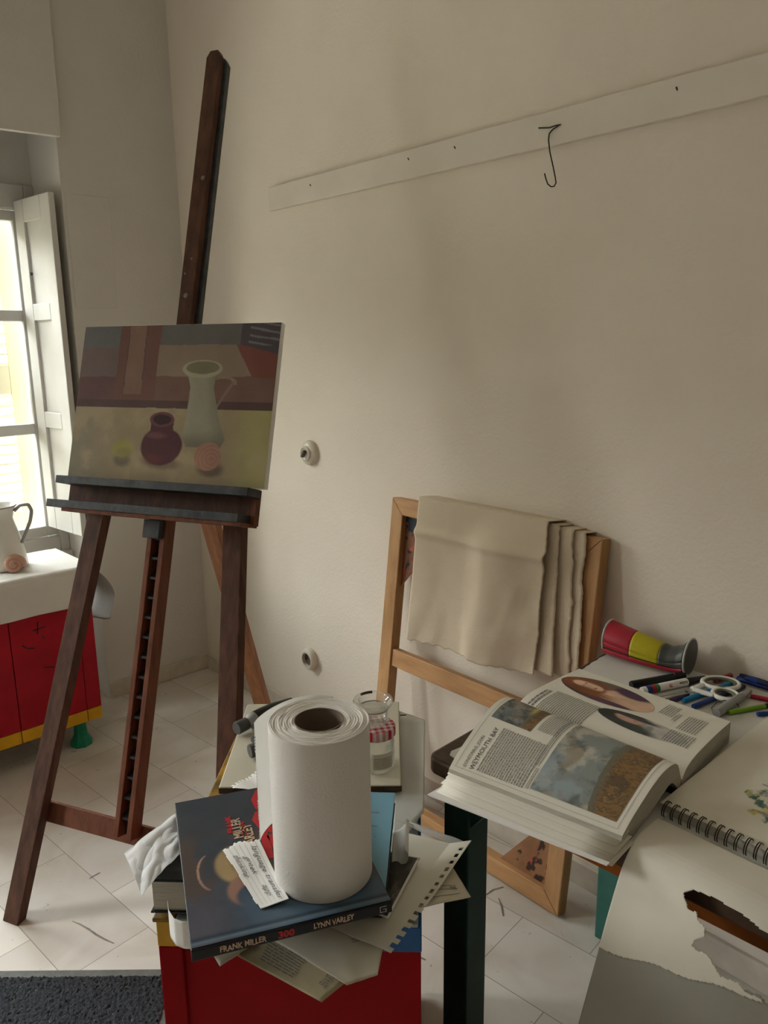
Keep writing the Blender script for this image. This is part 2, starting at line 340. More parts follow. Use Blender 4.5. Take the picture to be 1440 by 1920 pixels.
# window: frame, sash, muntins, panes
YF = YW+RD-.03
wx1, wz0, wz1 = 1.148, .60, 2.13
win = struct(MB().b2((wx1, YF, wz0), (NX1, YF+.06, wz1)).b2((NX0, YF, wz0), (-.09, YF+.06, wz1)).b2((-.09, YF, wz0), (wx1, YF+.06, .685)).b2((-.09, YF, 2.035), (wx1, YF+.06, wz1)).b2((.46, YF, .685), (.54, YF+.06, 2.035)), 'window_1', M['white'], bevel=.004)
MB().b2((NX0, YF-.035, .585), (NX1-.002, YF-.001, .618)).build('window_sill', M['white'], win, bevel=.004)
for x0, x1 in ((-.09, .46), (.54, wx1)):
    s = MB().b2((x0, YF+.008, .69), (x0+.052, YF+.048, 2.03)).b2((x1-.052, YF+.008, .69), (x1, YF+.048, 2.03)).b2((x0+.05, YF+.008, .69), (x1-.05, YF+.048, .735)).b2((x0+.05, YF+.008, 1.99), (x1-.05, YF+.048, 2.03))
    for z in (1.158, 1.622): s.b2((x0+.05, YF+.010, z-.022), (x1-.05, YF+.046, z+.022))
    so = s.build('window_sash', M['white'], win, bevel=.004)
    for z0, z1 in ((.735, 1.136), (1.18, 1.60), (1.644, 1.99)): MB().b2((x0+.052, YF+.026, z0), (x1-.052, YF+.029, z1)).build('pane', M['pane'], so)
# inner panelled shutter, swung open along the reveal
sh = thing('window_shutter', 'white panelled inner shutter standing open beside the window', 'shutter', (1.14, 3.25, .735))
ha = np.array([1.125, YF-.004, 0]); fa = np.array([1.158, 3.095, 0]); dsh = nrm(fa-ha); wsh = np.linalg.norm(fa-ha); nsh = np.array([dsh[1], -dsh[0], 0])
if nsh[0] > 0: nsh = -nsh
def shp(a, z, t): return ha+dsh*a+np.array([0, 0, z])+nsh*t
def sbox(mb, a0, a1, z0, z1, t0, t1): return mb.box(shp((a0+a1)/2, (z0+z1)/2, (t0+t1)/2), (a1-a0, t1-t0, z1-z0), (dsh, nsh, (0, 0, 1)))
z0, z1 = .735, 2.062; rl = [(z0, .855), (1.17, 1.235), (1.60, 1.665), (1.975, z1)]
fr = MB(); sbox(fr, 0, .075, z0, z1, 0, .024); sbox(fr, wsh-.075, wsh, z0, z1, 0, .024)
for a, b in rl: sbox(fr, .075, wsh-.075, a, b, 0, .024)
fr.build('shutter_frame', M['white'], sh, bevel=.003)
for (a, b), (c, d) in zip(rl, rl[1:]): sbox(MB(), .070, wsh-.070, b-.005, c+.005, .004, .013).build('shutter_panel', M['white'], sh, bevel=.002)
MB().tube([shp(.10, 1.78, .024), shp(.10, 1.78, .034)], .006, 10).build('shutter_knob', M['grey'], sh)
# outer louvred shutters beyond the glass
def louvre(x0, y0, ang, label, w=.50):
    t = thing('louvred_shutter', label, 'shutter', (x0, y0, .66))
    d = np.array([math.cos(ang), math.sin(ang), 0]); n = np.array([-d[1], d[0], 0])
    def bb(mb, a0, a1, z0, z1, th=.035): return mb.box(np.array([x0, y0, 0])+d*(a0+a1)/2+np.array([0, 0, (z0+z1)/2]), (a1-a0, th, z1-z0), (d, n, (0, 0, 1)))
    f = MB(); bb(f, 0, .07, .66, 2.10); bb(f, w-.07, w, .66, 2.10)
    for a, b in ((.66, .78), (1.30, 1.42), (2.0, 2.10)): bb(f, .07, w-.07, a, b)
    f.build('shutter_frame', M['cream'], t, bevel=.003)
    for a, b in ((.78, 1.30), (1.42, 2.0)):
        z = a+.02
        while z < b-.01:
            MB().box(np.array([x0, y0, 0])+d*w/2+np.array([0, 0, z]), (w-.14, .045, .008), (d, nrm(n*.8+np.array([0, 0, .6])), nrm(np.array([0, 0, .8])-n*.6))).build('slat', M['cream'], t)
            z += .042
louvre(.665, YW+.50, 0.0, 'cream louvred outside shutter seen through the right half of the window', .478)
louvre(-.10, YW+.50, math.radians(82), 'cream louvred outside shutter folded back outside the left half of the window')

# ================================================================= EASEL
e = np.array([.441, -.898, 0]); bkd = np.array([.898, .441, 0]); ta = math.radians(17)
upv = bkd*math.sin(ta)+np.array([0, 0, math.cos(ta)]); NW = -bkd*math.cos(ta)+np.array([0, 0, math.sin(ta)])
C0 = np.array([.439, 1.985, 0])+e*.3185
def E(u, v, w): return C0+u*e+v*upv+w*NW
ea = thing('artist_easel', 'tall dark wooden studio easel holding the still life', 'easel', C0)
def ebox(mb, u0, u1, v0, v1, w0, w1): return mb.box(E((u0+u1)/2, (v0+v1)/2, (w0+w1)/2), (u1-u0, v1-v0, w1-w0), (e, upv, NW))
for a, b in (((-.3185, 0), (-.178, 1.25)), ((.335, 0), (.219, 1.25))):
    l = MB(); p, q = E(*a, -.012), E(*b, -.012); l.beam(p, q, .054, .032, e); o = l.build('leg', M['dkwood'] , ea, bevel=.002)
    for v in o.data.vertices:                      # feet cut level with the floor
        wz = v.co.z+WLOC[ea.name][2]
        if wz < .03: v.co.z = 0.0
ebox(MB(), -.285, .302, .268, .322, -.040, -.028).build('stretcher', M['dkwoodw'], ea, bevel=.002)
mu = .015
for s, m in ((-1, 'dkwoodw'), (1, 'dkwoodw')):
    c = mu+s*.020; ebox(MB(), c-.0075, c+.0075, .295, 1.30, -.028, .012).build('mast_rail', M[m], ea, bevel=.0015)
ebox(MB(), mu-.013, mu+.013, .295, 1.30, -.028, -.018).build('mast_back_strip', M['dkwood'], ea)
v = .34
while v < 1.06:
    rt_ = MB().prism([E(mu-.0125, v, -.018), E(mu-.0125, v, .007), E(mu-.0125, v+.006, .007), E(mu-.0125, v+.022, -.018)], e*.025); rt_.build('ratchet_tooth', M['ratchet'], ea, bevel=.0006); v += .0508
mp_ = [(mu-.022, 1.14), (mu+.022, 1.14), (mu+.022, 2.358), (mu+.012, 2.376), (mu-.012, 2.376), (mu-.022, 2.358)]
MB().prism([E(u, v, .0) for u, v in mp_], NW*-.022).build('mast', M['dkwood'], ea, bevel=.0015)
MB().prism([E(u*1+.0, v-.02, -.024) for u, v in [(mu-.026, 1.14), (mu+.030, 1.14), (mu+.030, 2.368), (mu+.02, 2.385), (mu-.016, 2.385), (mu-.026, 2.36)]], NW*-.016).build('mast_back_batten', M['stain'], ea)
for u, v, r in ((mu+.010, 2.02, .008), (mu+.004, 1.80, .005), (mu-.002, 1.70, .009), (mu-.012, 1.76, .004)):
    MB().lathe(E(u, v, .0), [(r*.8, 0), (r*.55, .0015), (0, .002)], 9, NW).build('paint_splash', M['boardg'], ea)
ebox(MB(), mu-.030, mu+.022, 1.055, 1.102, -.005, .030).build('tray_bracket', M['stain'], ea, bevel=.002)
# tray with its two ledges
ebox(MB(), -.270, .312, 1.108, 1.196, .013, .028).build('tray_back_board', M['dkwood'], ea, bevel=.001)
ebox(MB(), -.262, .318, 1.176, 1.196, .028, .090).build('upper_ledge', M['stain'], ea, bevel=.001)
ebox(MB(), -.272, .306, 1.112, 1.132, .028, .102).build('lower_ledge', M['stain'], ea, bevel=.001)
ebox(MB(), -.225, .312, 1.103, 1.112, .020, .096).build('ledge_underside_board', M['dkwoodw'], ea)
ebox(MB(), .306, .318, 1.108, 1.172, .028, .045).build('tray_end', M['dkwoodw'], ea)
# rear leg
pb0 = C0+bkd*.905; pb1 = C0+bkd*.452+np.array([0, 0, 1.32])
o = MB().beam(pb0, pb1, .052, .028, e).build('rear_leg', M['rearwood'], ea, bevel=.002)
for v in o.data.vertices:
    if v.co.z < .03: v.co.z = 0
MB().tube([E(-.02, 1.30, -.045), E(.05, 1.30, -.045)], .006, 8).build('hinge_bolt', M['metal'], ea)
ebox(MB(), -.185, .225, 1.225, 1.27, -.040, -.027).build('upper_crossbar', M['dkwood'], ea, bevel=.002)

# painting on the easel
def still(U, V):
    L3 = lambda r, g, b: np.array(lin(r, g, b))
    n = fbm(U*1.5, V, 3, 5, 7); n2 = fbm(U, V*3, 5, 4, 12)
    Uj = U+(n-.5)*.012; Vj = V+(n2-.5)*.012
    c = np.zeros(U.shape+(3,))+L3(128, 92, 76)
    c = mixc(c, L3(112, 76, 74), ss(.4-Uj, 0, .25)*ss(Vj, .3, .36))
    c = mixc(c, L3(112, 112, 114), (Uj < .205)*(Vj < .14)); c = mixc(c, L3(124, 104, 100), (Uj < .215)*(Vj > .14)*(Vj < .335))
    c = mixc(c, L3(124, 82, 68), (Uj > .2)*(Uj < .42)*(Vj < .5)); c = mixc(c, L3(140, 106, 86), (Uj > .25)*(Uj < .345)*(Vj < .45)); c = mixc(c, L3(105, 78, 66), (np.abs(Uj-.345) < .004)*(Vj < .36)); c = mixc(c, L3(105, 74, 66), (np.abs(Uj-.25) < .003)*(Vj < .4))
    c = mixc(c, L3(108, 106, 102), (Uj > .42)*(Uj < .82)*(Vj < .13)); c = mixc(c, L3(148, 126, 104), (Uj > .415)*(Uj < .80+(Vj-.13)*.45)*(Vj >= .13)*(Vj < .33))
    c = mixc(c, L3(88, 78, 84), (Uj > .82)*(Vj < .13+(Uj-.82)*.35)); c = mixc(c, L3(122, 122, 128), (Uj > .86)*(Vj < .14)*(np.abs((Vj-.02-(Uj-.86)*.25) % .045) < .014))
    c = mixc(c, L3(136, 74, 58), (Uj > .82)*(Vj >= .13+(Uj-.82)*.35)*(Vj < .34)*(Uj > .80+(Vj-.13)*.45))
    c = mixc(c, L3(96, 66, 62), (Vj > .485)*(Vj <= .535))
    t = Vj > .535; cl = np.zeros_like(c)+L3(166, 146, 106); cl = mixc(cl, L3(176, 166, 98), ss(Uj, .78, .95)); cl = mixc(cl, L3(150, 140, 112), ss(.3-Uj, 0, .3)); cl = mixc(cl, L3(176, 156, 116), ss(n, .5, .7)*.7)
    c = np.where(t[..., None], cl, c)
    def ell(cx, cy, rx, ry, e=.06): return 1-ss(np.sqrt(((Uj-cx)/rx)**2+((Vj-cy)/ry)**2), 1-e, 1+e)
    # jug
    hw = np.interp(V, [.28, .34, .40, .55, .72, .77], [.085, .066, .058, .075, .105, .085]); cx = np.interp(V, [.28, .4, .75], [.648, .655, .688])
    bod = (1-ss(np.abs(Uj-cx)/hw, .95, 1.03))*(V > .29)*(V < .775); sh_ = (Uj-cx)/hw
    c = mixc(c, L3(150, 148, 116), ell(.62, .80, .10, .045, .4)*.0); hd = np.abs(np.sqrt(((Uj-.755)/.055)**2+((Vj-.37)/.035)**2)-1) < .22
    c = mixc(c, L3(150, 128, 100), hd*(V < .38)*(U > .72)); c = mixc(c, L3(138, 112, 92), (np.abs(Uj-(.81-(V-.36)*.48)) < .008)*(V > .36)*(V < .53))
    c = mixc(c, L3(158, 154, 128), bod); c = mixc(c, L3(128, 124, 98), bod*ss(sh_, .1, 1)*.6); c = mixc(c, L3(172, 168, 144), bod*ss(-sh_, .5, .9)*.4); c = mixc(c, L3(120, 112, 88), bod*ss(V, .66, .76)*.8)
    c = mixc(c, L3(174, 168, 138), ell(.648, .282, .097, .056)); c = mixc(c, L3(128, 122, 88), ell(.650, .275, .081, .040))
    # vase
    c = mixc(c, L3(120, 100, 74), ell(.50, .885, .09, .035, .4)*.8)
    c = mixc(c, L3(92, 42, 48), ell(.482, .775, .106, .122)); c = mixc(c, L3(92, 42, 48), (np.abs(Uj-.475) < .058)*(V > .61)*(V < .72)); c = mixc(c, L3(112, 60, 64), ell(.473, .605, .063, .047)); c = mixc(c, L3(66, 32, 36), ell(.473, .605, .047, .032)); c = mixc(c, L3(126, 74, 74), ell(.45, .71, .05, .02, .5)*.7); c = mixc(c, L3(120, 52, 48), ell(.44, .86, .05, .03, .6)*.6)
    # lemon and shell
    c = mixc(c, L3(104, 98, 78), ell(.285, .875, .045, .04, .4)*.8); c = mixc(c, L3(168, 158, 62), ell(.28, .80, .058, .058, .15)); c = mixc(c, L3(136, 128, 66), ell(.295, .83, .045, .035, .5)*.6)
    c = mixc(c, L3(104, 84, 62), ell(.735, .905, .06, .045, .4)*.9); c = mixc(c, L3(176, 124, 98), ell(.718, .825, .064, .088))
    rr_ = np.sqrt(((Uj-.735)/.04)**2+((Vj-.84)/.055)**2); c = mixc(c, L3(160, 106, 84), ell(.718, .825, .06, .08)*(np.abs((rr_ % .42)-.2) < .07)*.6)
    g = c.mean(-1, keepdims=True); c = c*.78+g*.22
    return c*(.66+.28*n[..., None])*np.array([1.0, 1.0, .98])
pu0, pu1, pv0, pv1 = -.252, .345, 1.1965, 1.602
pt = thing('canvas_painting', 'stretched oil painting of a pale jug, dark round vase, lemon and shell', 'painting', E(0, pv0, .05))
ebox(MB(), pu0, pu1, pv0, pv1, .042, .0595).build('stretched_canvas', M['paperb'], pt, bevel=.0015)
picture('painted_surface', lambda a, b: E(pu0+.001+(pu1-pu0-.002)*a, pv1-.001-(pv1-pv0-.002)*b, .0600), 360, 240, still, M['oilpaint'], pt)

# ================================================================= WINDOW CABINET AND ITS THINGS
cb = thing('storage_cabinet', 'red painted cabinet with a yellow base rail on green feet under the window', 'cabinet', (.65, 2.9, 0))
cx0, cx1, cy0, cy1 = .40, 1.016, 2.742, 3.065
MB().b2((cx0, cy0+.018, .108), (cx1, cy1, .706)).build('body', M['card'], cb, bevel=.002)
MB().b2((cx0, cy0+.004, .590), (cx1, cy0+.018, .706)).build('front_rail', M['red'], cb)
MB().b2((.962, cy0+.002, .155), (cx1, cy0+.018, .59)).build('side_stile', M['red'], cb, bevel=.001)
for a, b in ((cx0, .7215), (.7245, .960)):
    d = MB().b2((a, cy0, .155), (b, cy0+.018, .592)).build('door', M['red'], cb, bevel=.0015)
    if a > .7:
        for q in (((.80, .515), (.845, .520)), ((.820, .545), (.815, .50)), ((.76, .47), (.775, .455)), ((.775, .455), (.80, .45)), ((.83, .49), (.835, .475)), ((.82, .37), (.86, .36))):
            MB().beam((q[0][0], cy0-.0005, q[0][1]), (q[1][0], cy0-.0005, q[1][1]), .0035, .001, (0, 0, 1)).build('paint_scratch', M['black'], d)
for a, b in ((cx0, .7215), (.7245, .960), (.962, cx1)): MB().b2((a, cy0, .108), (b, cy0+.02, .154)).build('base_rail', M['yellow'], cb, bevel=.001)
for x, y in ((.945, 2.795), (.46, 2.795), (.945, 3.01), (.46, 3.01)):
    MB().lathe((x, y, 0), [(0, 0), (.040, 0), (.043, .008), (.038, .018), (.027, .040), (.023, .075), (.023, .108), (0, .108)], 8).build('foot', M['green'], cb)
def sm(x): x = max(0, min(1, x)); return x*x*(3-2*x)
def nz(x, y, z=0, s=1): return mnoise.noise(Vector((x*s, y*s, z)))
def clothtop(u, v):     # u across X, v from the back edge over the front
    x = .385+(1.018-.385)*u; L = v*.47
    w = .004*nz(x, v, 2, 9)
    if L < .33: y = 3.075-L; z = .710+abs(w)*.6+.003*max(0, nz(x, y, 5, 14))
    else:
        d = L-.33; y = 2.7405-.006*sm(d/.02)-.003*nz(x, d, 1, 12); z = .7105-d+.012*sm((d-.08)/.05)*nz(x, 0, 7, 6)
    return (x, y, z)
ct = thing('table_cloth', 'rumpled off-white cloth draped over the red cabinet with a flap at its right end', 'cloth', (.7, 2.9, .71))
MB().grid(clothtop, 70, 60).build('cloth_top', M['cloth'], ct, smooth=True, solid=.003)
def flap(u, v):         # u front->back, v outward and down
    y = 2.742+.335*u; a = v*.26; fx = 1-.45*u
    bow = .140*math.sin(min(1, a/.17)*math.pi/2)*(.75+.25*math.sin(3*u))*fx
    x = 1.016+bow-.02*sm((a-.16)/.1); z = .7115-.02*sm(a/.05)-max(0, a-.03)*(.95+.1*u)-.10*(1-fx)*v
    y2 = y+.05*v*(1-u)+.01*nz(u*3, v*2, 4)
    return (x, y2, z-.01*math.sin(u*5)*v)
MB().grid(flap, 34, 34).build('side_flap', M['cloth'], ct, smooth=True, solid=.003)
jc = np.array([.782, 2.935, .716])
jg = thing('enamel_jug', 'white enamel jug with a loop handle on the cloth by the window', 'jug', jc)
MB().lathe(jc, [(0, .001), (.082, .001), (.086, .006), (.080, .05), (.066, .12), (.053, .165), (.0505, .178), (.054, .195), (.060, .214), (.066, .224), (.064, .2255), (.057, .213), (.049, .180), (.063, .12), (.078, .05), (.078, .008), (0, .008)], 56).build('jug_body', M['enamel'], jg, smooth=True)
MB().lathe(jc, [(.0655, .2225), (.0685, .2245), (.0665, .2275), (.0635, .2255)], 56).build('rim', M['enamelg'], jg, smooth=True)
hp = []
for i in range(37):
    t = i/36; a = [(.060, .204), (.082, .226), (.112, .229), (.122, .205), (.112, .165), (.090, .120), (.074, .085)]
    k = t*6; hp.append(tuple(sum(a[j][c]*math.exp(-((k-j)/.62)**2) for j in range(7))/sum(math.exp(-((k-j)/.62)**2) for j in range(7)) for c in (0, 1)))
hd = nrm([.80, -.60, 0])
MB().tube([jc+hd*r+np.array([0, 0, z]) for r, z in hp], .0062, 10).build('handle', M['enamelg'], jg, smooth=True)
# snail shell
sc = onz(30, 1073, .716)+np.array([0, .012, .025])
pts = []; rs = []
ax = nrm(ray(30, 1056)*-1+np.array([.25, 0, 0])); xx = nrm(np.cross([0, 0, 1], ax)); yy = np.cross(ax, xx)
for i in range(90):
    t = i/89; th = t*2*math.pi*2.9; R = .0012+.0275*t**1.5; pts.append(sc+ax*(.026-.034*t**.8)+R*(math.cos(-th-1.0)*xx+math.sin(-th-1.0)*yy)); rs.append(.0010+.0140*t**1.3)
sl = MB().tube(pts, rs, 14).build('sea_shell', M['shell'], None, smooth=True, label='small pink spiral shell lying in front of the enamel jug', cat='shell')

# ================================================================= WALL FITTINGS
p = onx(583, 849, XW)
sw = thing('light_switch', 'round cream ceramic rotary switch on the wall above the lower socket', 'switch', p)
MB().lathe(p, [(.046, 0), (.047, .006), (.044, .014), (.034, .020), (.030, .022), (0, .022)], 36, (-1, 0, 0)).build('base_plate', M['ceramic'], sw, smooth=True)
MB().lathe(p+np.array([-.022, 0, 0]), [(.027, 0), (.027, .006), (.022, .009), (.019, .006), (0, .006)], 28, (-1, 0, 0)).build('collar', M['ceramic'], sw, smooth=True)
MB().box(p+np.array([-.034, 0, 0]), (.014, .008, .030), ((1, 0, 0), (0, .8, .6), (0, -.6, .8))).build('toggle', M['hole'], sw, bevel=.002)
p = onx(584, 1234, XW)
so = thing('wall_socket', 'round cream ceramic power socket low on the wall', 'socket', p)
MB().lathe(p, [(.043, 0), (.044, .008), (.041, .020), (.032, .026), (.027, .026), (.026, .010), (0, .010)], 36, (-1, 0, 0)).build('base_plate', M['ceramic'], so, smooth=True)
MB().lathe(p+np.array([-.010, 0, 0]), [(.0255, 0), (.0255, .003), (0, .003)], 24, (-1, 0, 0)).build('socket_well', M['hole'], so)
for d in (-.009, .009): MB().lathe(p+np.array([-.013, d, 0]), [(.003, 0), (.003, .002), (0, .002)], 10, (-1, 0, 0)).build('pin_hole', M['black'], so)
# wire hook on the rail
XH = XW-.022
hk = [(1010, 240), (1030, 239.5), (1043, 235), (1051, 233.5), (1045, 237), (1036, 243), (1030, 250), (1028.5, 262), (1031, 285), (1037, 312), (1041, 332), (1042.5, 343), (1039, 349.5), (1033, 350), (1027, 345), (1023.5, 335), (1021, 325)]
hp = []
for i, (x, y) in enumerate(hk): hp.append(onx(x, y, XH-(.03*max(0, i-6)/10)))
MB().tube(hp, .0016, 8).build('wire_hook', M['wire'], None, smooth=True, label='bent dark wire hook hanging from the picture rail', cat='hook')

# ================================================================= LEANING STRETCHER FRAME + FOLDED CANVAS
fu = nrm([.125, 0, 1.0]); fn = nrm([-1, 0, .125]); fo = np.array([1.508, 1.012, 0])
def FP(x, y): q = onpl(x, y, fo, fn)-fo; return q[1], q@fu
def FQ(a, t, w): return fo+np.array([0, a, 0])+fu*t+fn*w
W2 = FP(735, 940)[0]; HT = (FP(735, 940)[1]+FP(1141, 1003)[1])/2; A1 = FP(1141, 1003)[0]
sf = thing('stretcher_frame', 'pale wooden stretcher frame leaning on the wall behind the table', 'frame', (1.53, 1.4, 0))
mw = .052; TH = -.038
a0 = min(0, A1); a0 = (0+A1)/2
def fpoly(name, poly, w0, th, m, bev=.003): return MB().prism([FQ(a, t, w0) for a, t in poly], fn*th).build(name, M[m], sf, bevel=bev)
t0 = .006
fpoly('side_rail', [(a0, t0), (a0+mw, t0+mw), (a0+mw, HT-mw), (a0, HT)], 0, TH, 'frame')
fpoly('side_rail', [(W2, t0), (W2, HT), (W2-mw, HT-mw), (W2-mw, t0+mw)], 0, TH, 'frame')
fpoly('top_rail', [(a0, HT), (a0+mw, HT-mw), (W2-mw, HT-mw), (W2, HT)], 0, TH, 'frameh')
fpoly('bottom_rail', [(a0, t0), (W2, t0), (W2-mw, t0+mw), (a0+mw, t0+mw)], 0, TH, 'frameh')
cbt = FP(722, 1212)[1]; cbb = FP(716, 1242)[1]
fpoly('crossbar', [(a0+mw, cbb), (W2-mw, cbb), (W2-mw, cbt), (a0+mw, cbt)], -.006, -.026, 'frameh')
def gcol(seed, base, dark):
    def f(U, V):
        n = fbm(U, V, seed, 5, 5); c = np.zeros(U.shape+(3,))+np.array(base); c = c*(.7+.6*n[..., None])
        n2 = fbm(U+3, V*1.6, seed+4, 3, 5); c = mixc(c, dark, ss(n2, .60, .64)*(V < .8)); c = mixc(c, (.45, .09, .05), ss(fbm(U, V, seed+9, 3, 9), .70, .73)); return c
    return f
gl = .20
def gus(a, t, sa, st, seed, base, dark, l=gl):
    A = [(a, t), (a+sa*l*.78, t), (a, t+st*l)]
    g = MB().prism([FQ(p[0], p[1], -.020) for p in A], fn*-.006).build('corner_brace', M['frame'], sf)
    picture('painted_face', lambda u, v: FQ(a+sa*l*.78*u*(1-v), t+st*l*v, -.0195), 60, 60, gcol(seed, base, dark), M['paint'], g)
gus(W2-mw, HT-mw, -1, -1, 11, (.20, .085, .04), (.012, .02, .03), .23); gus(a0+mw, HT-mw, 1, -1, 23, (.16, .05, .03), (.02, .06, .06), .22)
gus(a0+mw, t0+mw, 1, 1, 31, (.30, .15, .07), (.05, .03, .02), .21); gus(W2-mw, t0+mw, -1, 1, 37, (.30, .15, .07), (.05, .03, .02), .21)
# folded canvas
fc = thing('folded_canvas', 'thick folded piece of raw canvas with frayed edges hung over the stretcher frame', 'canvas', (1.6, 1.35, HT))
cl0 = FP(803, 950)[0]; cr0 = FP(1046, 985)[0]; bl = FP(770, 1203)[1]; brr = FP(1012, 1278)[1]; clb = FP(783, 1203)[0]; crb = FP(1018, 1270)[0]
def drape(aL0, aL1, aR0, aR1, tb0, tb1, w0, seed, amp, back=.12, fray=.004):
    def f(u, v):      # u: left->right, v: 0 behind the frame ... 1 hem in front
        tb = tb0+(tb1-tb0)*u
        if v < .2:
            k = v/.2; a = aL0+(aR0-aL0)*u; t = HT+.006-back*(1-k)**1.2 ; w = TH-.006-w0*.5+(0 if k < .8 else 0)
            w = TH-.004-w0*.3 if k < .7 else TH-.004-w0*.3+(-TH+.004+w0*.6)*sm((k-.7)/.3); t = HT+.008+w0*.5-back*max(0, 1-k/.7)
        else:
            k = (v-.2)/.8; aL = aL0+(aL1-aL0)*k; aR = aR0+(aR1-aR0)*k
            a = aL+(aR-aL)*u+fray*nz(k*30, seed, 1)*(u > .97)+.006*nz(k*5, seed, 3)*(u > .9)
            t = HT+.008+w0*.5-(HT-tb)*k
            cr_ = .022*w0/.034*(sm((u-.42)/.20)-.75*sm((u-.64)/.36))*sm((k-.05)/.25)*(1 if w0 > .03 else 0)+ (.010*math.exp(-((k-.24)/.03)**2) if w0 > .03 else 0)
            w = .008+w0+cr_+amp*k*(math.sin(u*9.5+seed+.8*k)*.6+.5*nz(u*3.5, k*2, seed)+.25*nz(u*9, k*6, seed+2)); w = max(.004+w0*.4, w)
            if k > .93: t += .006*nz(u*22, seed, 9)
        return FQ(a, t, w)
    return f
MB().grid(drape(cl0, clb, cr0, crb, bl, brr, .034, 1.3, .020), 90, 110).build('front_fold', M['canvas'], fc, smooth=True, solid=.0025)
MB().grid(drape(cl0-.01, clb-.02, FP(1060, 990)[0], FP(1050, 1250)[0], bl+.04, brr+.02, .018, 4.1, .008), 60, 80).build('middle_fold', M['canvas'], fc, smooth=True, solid=.0025)
MB().grid(drape(cl0-.02, clb-.04, FP(1085, 993)[0], FP(1074, 1250)[0], bl+.06, brr+.03, .010, 7.7, .006), 60, 80).build('middle_fold', M['canvas'], fc, smooth=True, solid=.002)
MB().grid(drape(cl0-.03, clb-.05, FP(1104, 996)[0], FP(1090, 1240)[0], bl+.08, brr+.05, .002, 2.9, .005), 60, 80).build('back_fold', M['canvas'], fc, smooth=True, solid=.002)

# ================================================================= TABLE
TZ = .75
TX0 = .93
tb = thing('painted_table', 'narrow table with teal legs, an orange apron and a white covered top', 'table', (1.3, .4, 0))
ta3 = math.radians(3); TC = np.array([.925, .912, 0]); TDX = np.array([math.cos(ta3), math.sin(ta3), 0]); TDY = np.array([math.sin(ta3), -math.cos(ta3), 0])
def TP(a, b, z=0): return TC+TDX*a+TDY*b+np.array([0, 0, z])
TDp, TWd = .700, .90
def tbx(a0, a1, b0, b1, z0, z1): return MB().box(TP((a0+a1)/2, (b0+b1)/2, (z0+z1)/2), (a1-a0, b1-b0, z1-z0), (TDX, TDY, (0, 0, 1)))
def roundrect(x0, y0, x1, y1, r, n=6):
    P = []
    for cx_, cy_, a in ((x1-r, y1-r, 0), (x0+r, y1-r, 90), (x0+r, y0+r, 180), (x1-r, y0+r, 270)):
        for i in range(n+1): t = math.radians(a+90*i/n); P.append((cx_+r*math.cos(t), cy_+r*math.sin(t)))
    return P
MB().prism([TP(x, y, TZ-.034) for x, y in roundrect(0, 0, TDp, TWd, .022)], (0, 0, .0335)).build('tabletop', M['edge'], tb, bevel=.006)
cov = [(TDp-.004, TWd-.02), (TDp-.004, .010)]
rnd = random.Random(3); x = TDp-.004
while x > .065: x -= .012; cov.append((x, .012+.018*sm((.58-x)/.2)+rnd.uniform(-.0015, .0015)))
cov += [(.040, .028), (.028, .034), (.024, .055), (.022, .3), (.020, TWd-.02)]
MB().prism([TP(x, y, TZ-.0008) for x, y in cov], (0, 0, .0022)).build('white_covering', M['oil'], tb)
tbx(.055, .073, .09, TWd-.08, .655, TZ-.034).build('apron', M['orange'], tb)
tbx(.10, .66, .040, .058, .655, TZ-.034).build('apron', M['orange'], tb)
for a, b, m_ in ((.043, .008, 'teal2'), (.600, .045, 'teal'), (.043, TWd-.1, 'teal2'), (.630, TWd-.1, 'teal')):
    tbx(a, a+.062, b, b+.060, 0, TZ-.034).build('leg', M[m_], tb, bevel=.003)
MB().prism([TP(.05, .066, .60), TP(.05, .11, .655), TP(.05, .066, .655)], TDX*.03).build('leg_bracket', M['teal2'], tb)

# ================================================================= OPEN BOOK ON THE TABLE
ob = thing('open_art_book', 'thick art book lying open at landscape and portrait pages', 'book', (1.15, .7, TZ))
YA, YBk = .877, .527           # far (top of pages) and near side
# cross sections (x, z) at parameter 0..1 ; left page 0 = fore edge
Lp_top = [(0, .925, .776), (.15, .950, .788), (.35, .990, .803), (.6, 1.040, .818), (.8, 1.085, .8225), (.92, 1.122, .813), (1, 1.143, .776)]
Lp_bot = [(0, .918, .7535), (.15, .945, .7530), (.35, .975, .757), (.6, 1.03, .769), (.8, 1.075, .782), (.92, 1.108, .786), (1, 1.138, .760)]
Rp_top = [(0, 1.146, .776), (.1, 1.163, .789), (.25, 1.195, .796), (.5, 1.25, .7975), (.8, 1.315, .7965), (1, 1.368, .7945)]
def crv(P, s):
    ts = [p[0] for p in P]; m_ = []
    for k in (1, 2):
        ys = [p[k] for p in P]
        for i in range(len(P)-1):
            if s <= ts[i+1] or i == len(P)-2:
                h = ts[i+1]-ts[i]; u = (s-ts[i])/h
                d = lambda j: (ys[min(j+1, len(P)-1)]-ys[max(j-1, 0)])/(ts[min(j+1, len(P)-1)]-ts[max(j-1, 0)])
                a, b = ys[i], ys[i+1]; m0, m1 = d(i)*h, d(i+1)*h
                m_.append((2*u**3-3*u**2+1)*a+(u**3-2*u**2+u)*m0+(-2*u**3+3*u**2)*b+(u**3-u**2)*m1); break
    return m_
def YY(s, v, page):            # v 0 far .. 1 near, a slight skew towards the fore edge
    if page == 'L': return YA-.058*(1-s)+(YBk-YA+.058*(1-s)-.012*(1-s))*v
    return YA+(YBk-YA+.018*s)*v
def LX(x, v): return 1.146-(1.146-x)*(1.17-.23*v)
def Lsurf(s, v, lift=0):
    x, z = crv(Lp_top, s); return (LX(x, v), YY(s, v, 'L'), z+lift)
